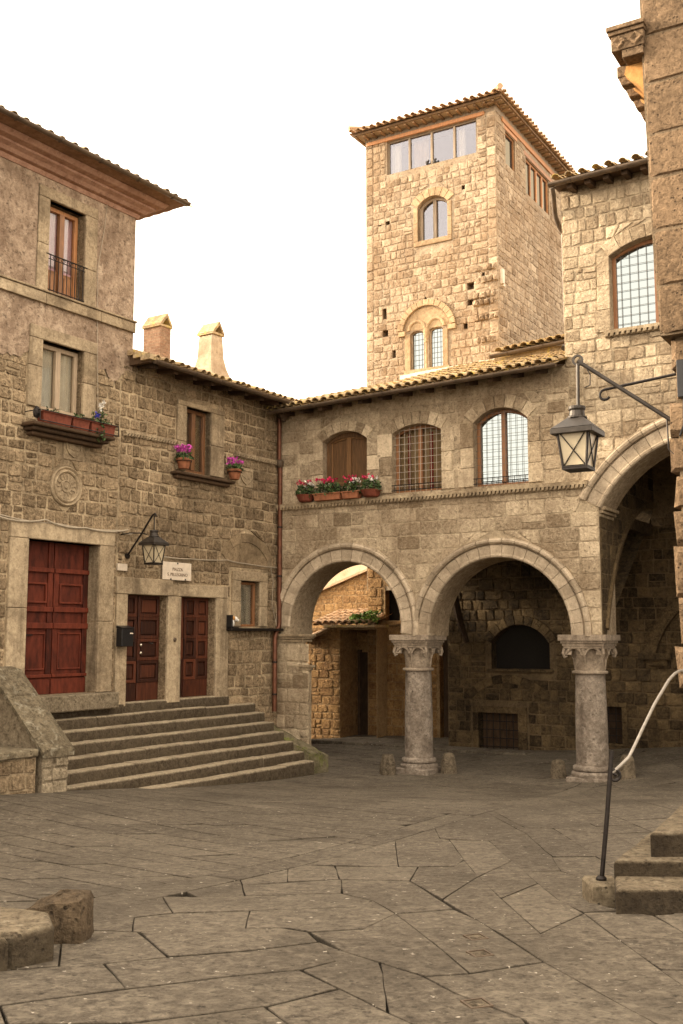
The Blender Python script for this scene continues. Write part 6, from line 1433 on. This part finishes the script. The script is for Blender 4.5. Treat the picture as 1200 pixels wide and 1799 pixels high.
# ================================================================== things fixed to the left houses and the palazzo
def fixtures():
    # downpipe in the corner
    d = thing('copper_downpipe', 'copper downpipe with hopper head in the corner between low house and arcade', 'downpipe', L, (-.13, -.12, 1.2))
    m = MB(); m.tube([(-.10, -.10, 7.70), (-.10, -.10, 6.78), (-.09, -.10, 6.70), (-.06, -.10, 6.60)], .048, 10); m.tube([(-.06, -.10, 6.66), (-.06, -.10, 3.10), (-.07, -.10, 3.0), (-.20, -.12, 2.86), (-.24, -.12, 2.75), (-.24, -.12, 1.15)], .052, 10); m.build('pipe', M['copper'], d, smooth=True)
    m = MB(); m.lathe([(.05, 7.62), (.07, 7.68), (.15, 7.80), (.165, 7.90), (.165, 7.97), (.15, 7.975)], -.10, -.22, 16); m.build('hopper', M['gutter'], d, smooth=True); m = MB(); m.lathe([(.05, 6.58), (.085, 6.62), (.09, 6.72), (.055, 6.76)], -.08, -.10, 12); m.build('collar', M['gutter'], d, smooth=True)
    for z in (5.2, 4.1, 2.2, 1.5): m = MB(); m.lathe([(.056, z), (.062, z + .01), (.062, z + .03), (.056, z + .04)], -.06 if z > 3 else -.24, -.10 if z > 3 else -.12, 10); m.build('bracket', M['iron'], d)
    # roundel
    m = MB(); q = MB(); q.lathe([(.355, 0), (.355, .05), (.335, .075), (.31, .05), (.30, .045), (.285, .07), (.265, .08), (.245, .06), (.24, .035), (.12, .03), (.11, .05), (.09, .05), (.085, .035), (.05, .035), (.04, .055), (.01, .06)], 0, 0, 40, .6)
    for k in range(14):
        a = 2 * math.pi * k / 14; q.tube([(.13 * math.cos(a), .13 * math.sin(a), .035), (.18 * math.cos(a + .1), .18 * math.sin(a + .1), .04), (.225 * math.cos(a), .225 * math.sin(a), .035)], .014, 5)
    mt = Matrix.Translation((-6.27, .005, 5.42)) @ Matrix.Rotation(R(90), 4, 'X'); m.add([mt @ Vector(p) for p in q.v], q.f, .6)
    o = m.build('stone_roundel', M['trim'], None, L, (-6.27, 0, 5.42)); tag(o, 'round carved stone medallion with ringed border above the big red door', 'medallion')
    def shield(u0, u1, z0, z1, lab):
        m = MB(); m.box(u0 - .04, u1 + .04, -.02, .05, z0 - .04, z1 + .05, .5); c = (u0 + u1) / 2; w = (u1 - u0) / 2
        sh = [(c, z0), (c + w * .6, z0 + (z1 - z0) * .22), (c + w * .92, z0 + (z1 - z0) * .5), (c + w, z1), (c - w, z1), (c - w * .92, z0 + (z1 - z0) * .5), (c - w * .6, z0 + (z1 - z0) * .22)]
        inn = [(c + (u - c) * .86, z0 + (z1 - z0) * .5 + (z - z0 - (z1 - z0) * .5) * .86) for u, z in sh]; m.ring(sh, inn, -.05, -.01, .7); m.prism(inn, -.032, -.01, .4)
        for k in (-.25, .2): m.hexa([(c - w * .75, -.045, z1 - .10 + k * .1), (c - w * .45, -.045, z1 - .06 + k * .1), (c - w * .45, -.02, z1 - .06 + k * .1), (c - w * .75, -.02, z1 - .10 + k * .1), (c + w * (.3 + k), -.045, z0 + .12), (c + w * (.5 + k), -.045, z0 + .17), (c + w * (.5 + k), -.02, z0 + .17), (c + w * (.3 + k), -.02, z0 + .12)])
        o = m.build('carved_shield', M['trim'], None, L, (c, 0, z0), bevel=.004); tag(o, lab, 'shield', 'carved shields on the left houses')
    shield(-6.31, -5.93, 5.95, 6.24, 'carved stone shield under the flower sill, over the round medallion')
    shield(-1.42, -.98, 6.05, 6.38, 'carved stone shield right of the low house window, near the downpipe')
    # street sign
    m = MB(); u0, u1, z0, z1 = -3.80, -2.98, 3.885, 4.235; m.box(u0, u1, -.075, -.04, z0, z1, .5)
    s_ = thing('street_sign', 'white marble street sign reading PIAZZA S. PELLEGRINO under the lantern', 'sign', L, ((u0 + u1) / 2, -.06, z0))
    m.build('plate', M['white'], s_, bevel=.006)
    for txt, zz, sz in (('PIAZZA', 4.07, .088), ('S. PELLEGRINO', 3.965, .088)):
        cu = bpy.data.curves.new('t', 'FONT'); cu.body = txt; cu.size = sz; cu.align_x = 'CENTER'; cu.extrude = .004; tmp = bpy.data.objects.new('t', cu); col.objects.link(tmp)
        dg = bpy.context.evaluated_depsgraph_get(); me = bpy.data.meshes.new_from_object(tmp.evaluated_get(dg)); bpy.data.objects.remove(tmp)
        o = bpy.data.objects.new('lettering', me); me.materials.clear(); me.materials.append(M['letter']); col.objects.link(o); o.parent = s_
        o.location = (.0, -.0765 + .06, zz - z0); o.rotation_euler = (R(90), 0, 0)
    m = MB()
    for uu, zz in ((-3.39, z1 - .02), (-3.58, z0 + .015), (-3.16, z0 + .02)): m.blob((uu, -.078, zz), .018, .012, .018)
    m.build('fixing', M['iron'], s_)
    m = MB(); m.box(-4.98, -4.74, -.05, .0, 4.0, 4.13); o = m.build('wall_plaque', M['white'], None, L, (-4.86, 0, 4), bevel=.004); tag(o, 'small blank white square plaque between the red door and the double doors', 'plaque')
    # mailbox
    b = thing('letter_box', 'black wall letter box beside the double brown door', 'letter box', L, (-4.86, -.1, 2.6)); m = MB(); m.box(-5.0, -4.70, -.21, -.06, 2.60, 2.93); m.hexa([(-5.01, -.225, 2.932), (-4.69, -.225, 2.932), (-4.69, -.06, 2.932), (-5.01, -.06, 2.932), (-5.01, -.215, 2.945), (-4.69, -.215, 2.945), (-4.69, -.06, 2.985), (-5.01, -.06, 2.985)]); m.build('box', M['black'], b, bevel=.01)
    m = MB(); m.box(-4.80, -4.72, -.216, -.209, 2.83, 2.85); m.build('label_slot', M['white'], b)
    # lantern of the left house
    l_ = thing('street_lamp', 'small lantern on an iron bracket above the double brown doors', 'lamp', L, (-4.68, -.6, 4.2))
    m = MB(); m.tube([(-4.73, -.02, 4.28), (-4.70, -.32, 4.65), (-4.68, -.60, 5.02), (-4.675, -.66, 5.05), (-4.67, -.69, 5.0)], .018, 8); m.tube([(-4.73, -.0, 4.28), (-4.73, -.05, 4.28)], .05, 10); m.tube([(-4.9, .0, 4.67), (-4.85, -.2, 4.70), (-4.70, -.35, 4.70), (-4.6, -.4, 4.68)], .012, 6); m.tube([(-4.67, -.64, 5.02), (-4.67, -.64, 4.74)], .011, 6); m.build('bracket', M['iron'], l_, smooth=True)
    lantern(l_, (-4.67, -.64, 4.12), .38, .62, .9)
    # cables
    def cable(ps, r, lab, sag=.04, mat='cable_grey', n=6, name='cable'):
        m = MB(); pts = []
        for (a, b_) in zip(ps, ps[1:]):
            for k in range(n): t = k / n; pts.append((a[0] + (b_[0] - a[0]) * t, a[1] + (b_[1] - a[1]) * t, a[2] + (b_[2] - a[2]) * t - sag * 4 * t * (1 - t)))
        pts.append(ps[-1]); m.tube(pts, r, 6); o = m.build(name, M[mat], None, L, ps[0], smooth=True); tag(o, lab, 'cable')
    def lp(px, py, y=-.05): u, z = L.px(px, py, y); return (u, y, z)
    M['cable_grey'] = plain_mat('cable_grey', (.34, .28, .20), .6)
    cable([(-9.5, -.05, 4.86), lp(0, 904), lp(100, 920), lp(212, 932), lp(232, 938)], .012, 'upper grey cable of the bundle over the red door', .03)
    cable([(-9.5, -.09, 4.82), lp(0, 908, -.09), lp(80, 913, -.09), lp(150, 927, -.09), lp(225, 931, -.09)], .016, 'thick grey cable slung across the lintel of the red door', .05)
    cable([lp(288, 978), lp(335, 982), lp(400, 984), lp(430, 990), lp(486, 997)], .013, 'grey cable running above the street sign to the downpipe', .012)
    cable([lp(476, 998), lp(480, 1020), lp(478, 1060), lp(484, 1092)], .007, 'thin drooping cable beside the small low window', .0)
    cable([lp(190, 342), lp(184, 400), lp(172, 470), lp(171, 560), lp(172, 720)], .006, 'thin pale rope hanging down the plastered front from the eaves', .0, 'cable_grey', name='rope')
    # window sill trough planters
    tr = [(-7.12, -6.48), (-6.45, -6.06), (-6.02, -5.44)]
    labs = ['long terracotta trough at the left end of the plastered house sill', 'short terracotta trough in the middle of the plastered house sill', 'terracotta trough with blue and white flowers on the plastered house sill']
    for i, (a, b_) in enumerate(tr):
        t = thing('flower_trough', labs[i], 'planter', L, ((a + b_) / 2, -.28, 6.40), 'troughs on the first floor sill'); m = MB(); z = 6.402
        m.hexa([(a + .02, -.345, z), (b_ - .02, -.345, z), (b_ - .02, -.20, z), (a + .02, -.20, z), (a, -.365, z + .20), (b_, -.365, z + .20), (b_, -.18, z + .20), (a, -.18, z + .20)]); m.box(a - .01, b_ + .01, -.378, -.168, z + .175, z + .203); m.build('trough', M['terra_dark'], t, bevel=.006)
        m = MB(); m.box(a + .02, b_ - .02, -.355, -.19, z + .205, z + .212); m.build('soil', M['soil'], t)
        c = ((a + b_) / 2, -.27, z + .2)
        foliage(t, c, (b_ - a) / 2, .07, .10 if i < 2 else .22, 26 if i < 2 else 80, .035)
        if i == 2:
            foliage(t, (-5.80, -.36, z - .12), .12, .06, .34, 60, .035)
            blossoms(t, (-5.84, -.30, z + .30), .05, .04, .10, 7, 'blue_petal', .04); blossoms(t, (-5.70, -.28, z + .42), .05, .05, .22, 9, 'white_petal', .05)
            m = MB(); m.tube([(-5.72, -.28, z + .2), (-5.70, -.28, z + .5)], .006, 5); m.build('stem', M['leaf'], t)
    m = MB(); m.tube([(-7.22, -.40, 6.42), (-5.40, -.40, 6.42)], .010, 6)
    for uu in (-7.22, -5.40): m.tube([(uu, -.40, 6.42), (uu, -.40, 6.60), (uu, -.02, 6.60)], .010, 6)
    m.tube([(-7.22, -.40, 6.60), (-5.40, -.40, 6.60)], .008, 6); m.blob((-7.24, -.33, 6.55), .07, .05, .10)
    o = m.build('planter_rail', M['iron'], None, L, (-6.3, -.4, 6.4)); tag(o, 'black iron rail that holds the terracotta troughs on the sill', 'rail')
    # hanging pots
    def pot(u, z, y, lab, fr, r=.15, h=.21):
        t = thing('flower_pot', lab, 'flower pot', fr, (u, y, z), 'pots with magenta cyclamen beside the window'); m = MB(); m.lathe([(r * .62, z), (r * .66, z + .01), (r * .92, z + h * .78), (r * 1.04, z + h * .79), (r * 1.06, z + h), (r * .95, z + h), (r * .9, z + h * .85)], u, y, 20); m.build('pot', M['terra'], t, smooth=True)
        m = MB(); m.tube([(u + (r + .01) * math.cos(k * .5236), y + (r + .01) * math.sin(k * .5236), z + h * .72) for k in range(13)], .008, 5); m.tube([(u, y + r, z + h * .72), (u, -.02, z + h * .72)], .01, 5); m.build('ring', M['iron'], t)
        foliage(t, (u, y, z + h * .85), r * 1.5, r * 1.4, .14, 120, .045); blossoms(t, (u, y, z + h + .09), r * 1.25, r * 1.1, .16, 34, 'magenta_petal', .038)
    pot(-3.40, 6.10, -.20, 'terracotta pot of magenta cyclamen hung left of the low house window', L); pot(-1.83, 6.08, -.22, 'terracotta pot of magenta cyclamen hung right of the low house window', L)
    # planters on the string course of the arcade
    P = [(.62, 1.06, 'bowl', 'round bowl of crimson and white cyclamen, leftmost on the arcade ledge', 6), (1.10, 1.78, 'box', 'long terracotta box of crimson cyclamen below the wooden shutters', 12), (1.82, 2.24, 'box', 'short terracotta box of crimson cyclamen, right of the long box', 7), (2.27, 2.74, 'bowl', 'bowl of leafy white and pink cyclamen, rightmost on the arcade ledge', 5)]
    for a, b_, kd, lab, nb in P:
        c = (a + b_) / 2; z = 5.735; y = -.15; t = thing('flower_planter', lab, 'planter', F, (c, y, z), 'planters on the arcade ledge'); m = MB(); r = (b_ - a) / 2
        if kd == 'bowl': m.lathe([(r * .6, z), (r * .7, z + .02), (r * .95, z + .13), (r * 1.0, z + .15), (r * .9, z + .15)], c, y, 18)
        else: m.hexa([(a + .02, y - .08, z), (b_ - .02, y - .08, z), (b_ - .02, y + .08, z), (a + .02, y + .08, z), (a, y - .10, z + .15), (b_, y - .10, z + .15), (b_, y + .10, z + .15), (a, y + .10, z + .15)]); m.box(a - .01, b_ + .01, y - .112, y + .112, z + .13, z + .155)
        m.build('box' if kd == 'box' else 'bowl', M['terra'] if kd == 'box' else M['terra_dark'], t, bevel=.004)
        foliage(t, (c, y, z + .10), r * 1.25, .18, .28, int(260 * (b_ - a) / .5), .045); blossoms(t, (c - r * .15, y, z + .36), r * .85, .13, .14, nb * 2, 'crimson_petal', .04)
        if kd == 'bowl' or nb == 7: blossoms(t, (c + r * .35, y, z + .30), r * .6, .1, .15, 11, 'white_petal', .04)
        else: blossoms(t, (c + r * .1, y - .02, z + .28), r * .3, .1, .1, 4, 'white_petal', .035)
    # little figurine on the low sill
    z = 2.957; t = thing('figurine', 'small orange and white figurine on the dark ledge beside the low window', 'figurine', L, (-1.70, -.12, z))
    m = MB(); m.box(-1.84, -1.80, -.20, -.03, z, z + .27); m.box(-1.80, -1.62, -.06, -.03, z, z + .26); m.box(-1.84, -1.60, -.20, -.03, z, z + .02); m.build('stand', M['black'], t, bevel=.005)
    m = MB(); m.blob((-1.73, -.12, z + .10), .055, .05, .085, rough=.05); m.blob((-1.62, -.12, z + .19), .06, .045, .05, rough=.05); m.blob((-1.55, -.12, z + .165), .035, .035, .03, rough=.05); m.build('body', M['white_petal'], t, smooth=True)
    m = MB(); m.blob((-1.705, -.125, z + .20), .05, .05, .05, rough=.05); m.build('patch', M['orange_glow_and_paint'], t, smooth=True)
fixtures()
for o in bpy.data.objects:
    if '_o' in o: del o['_o']
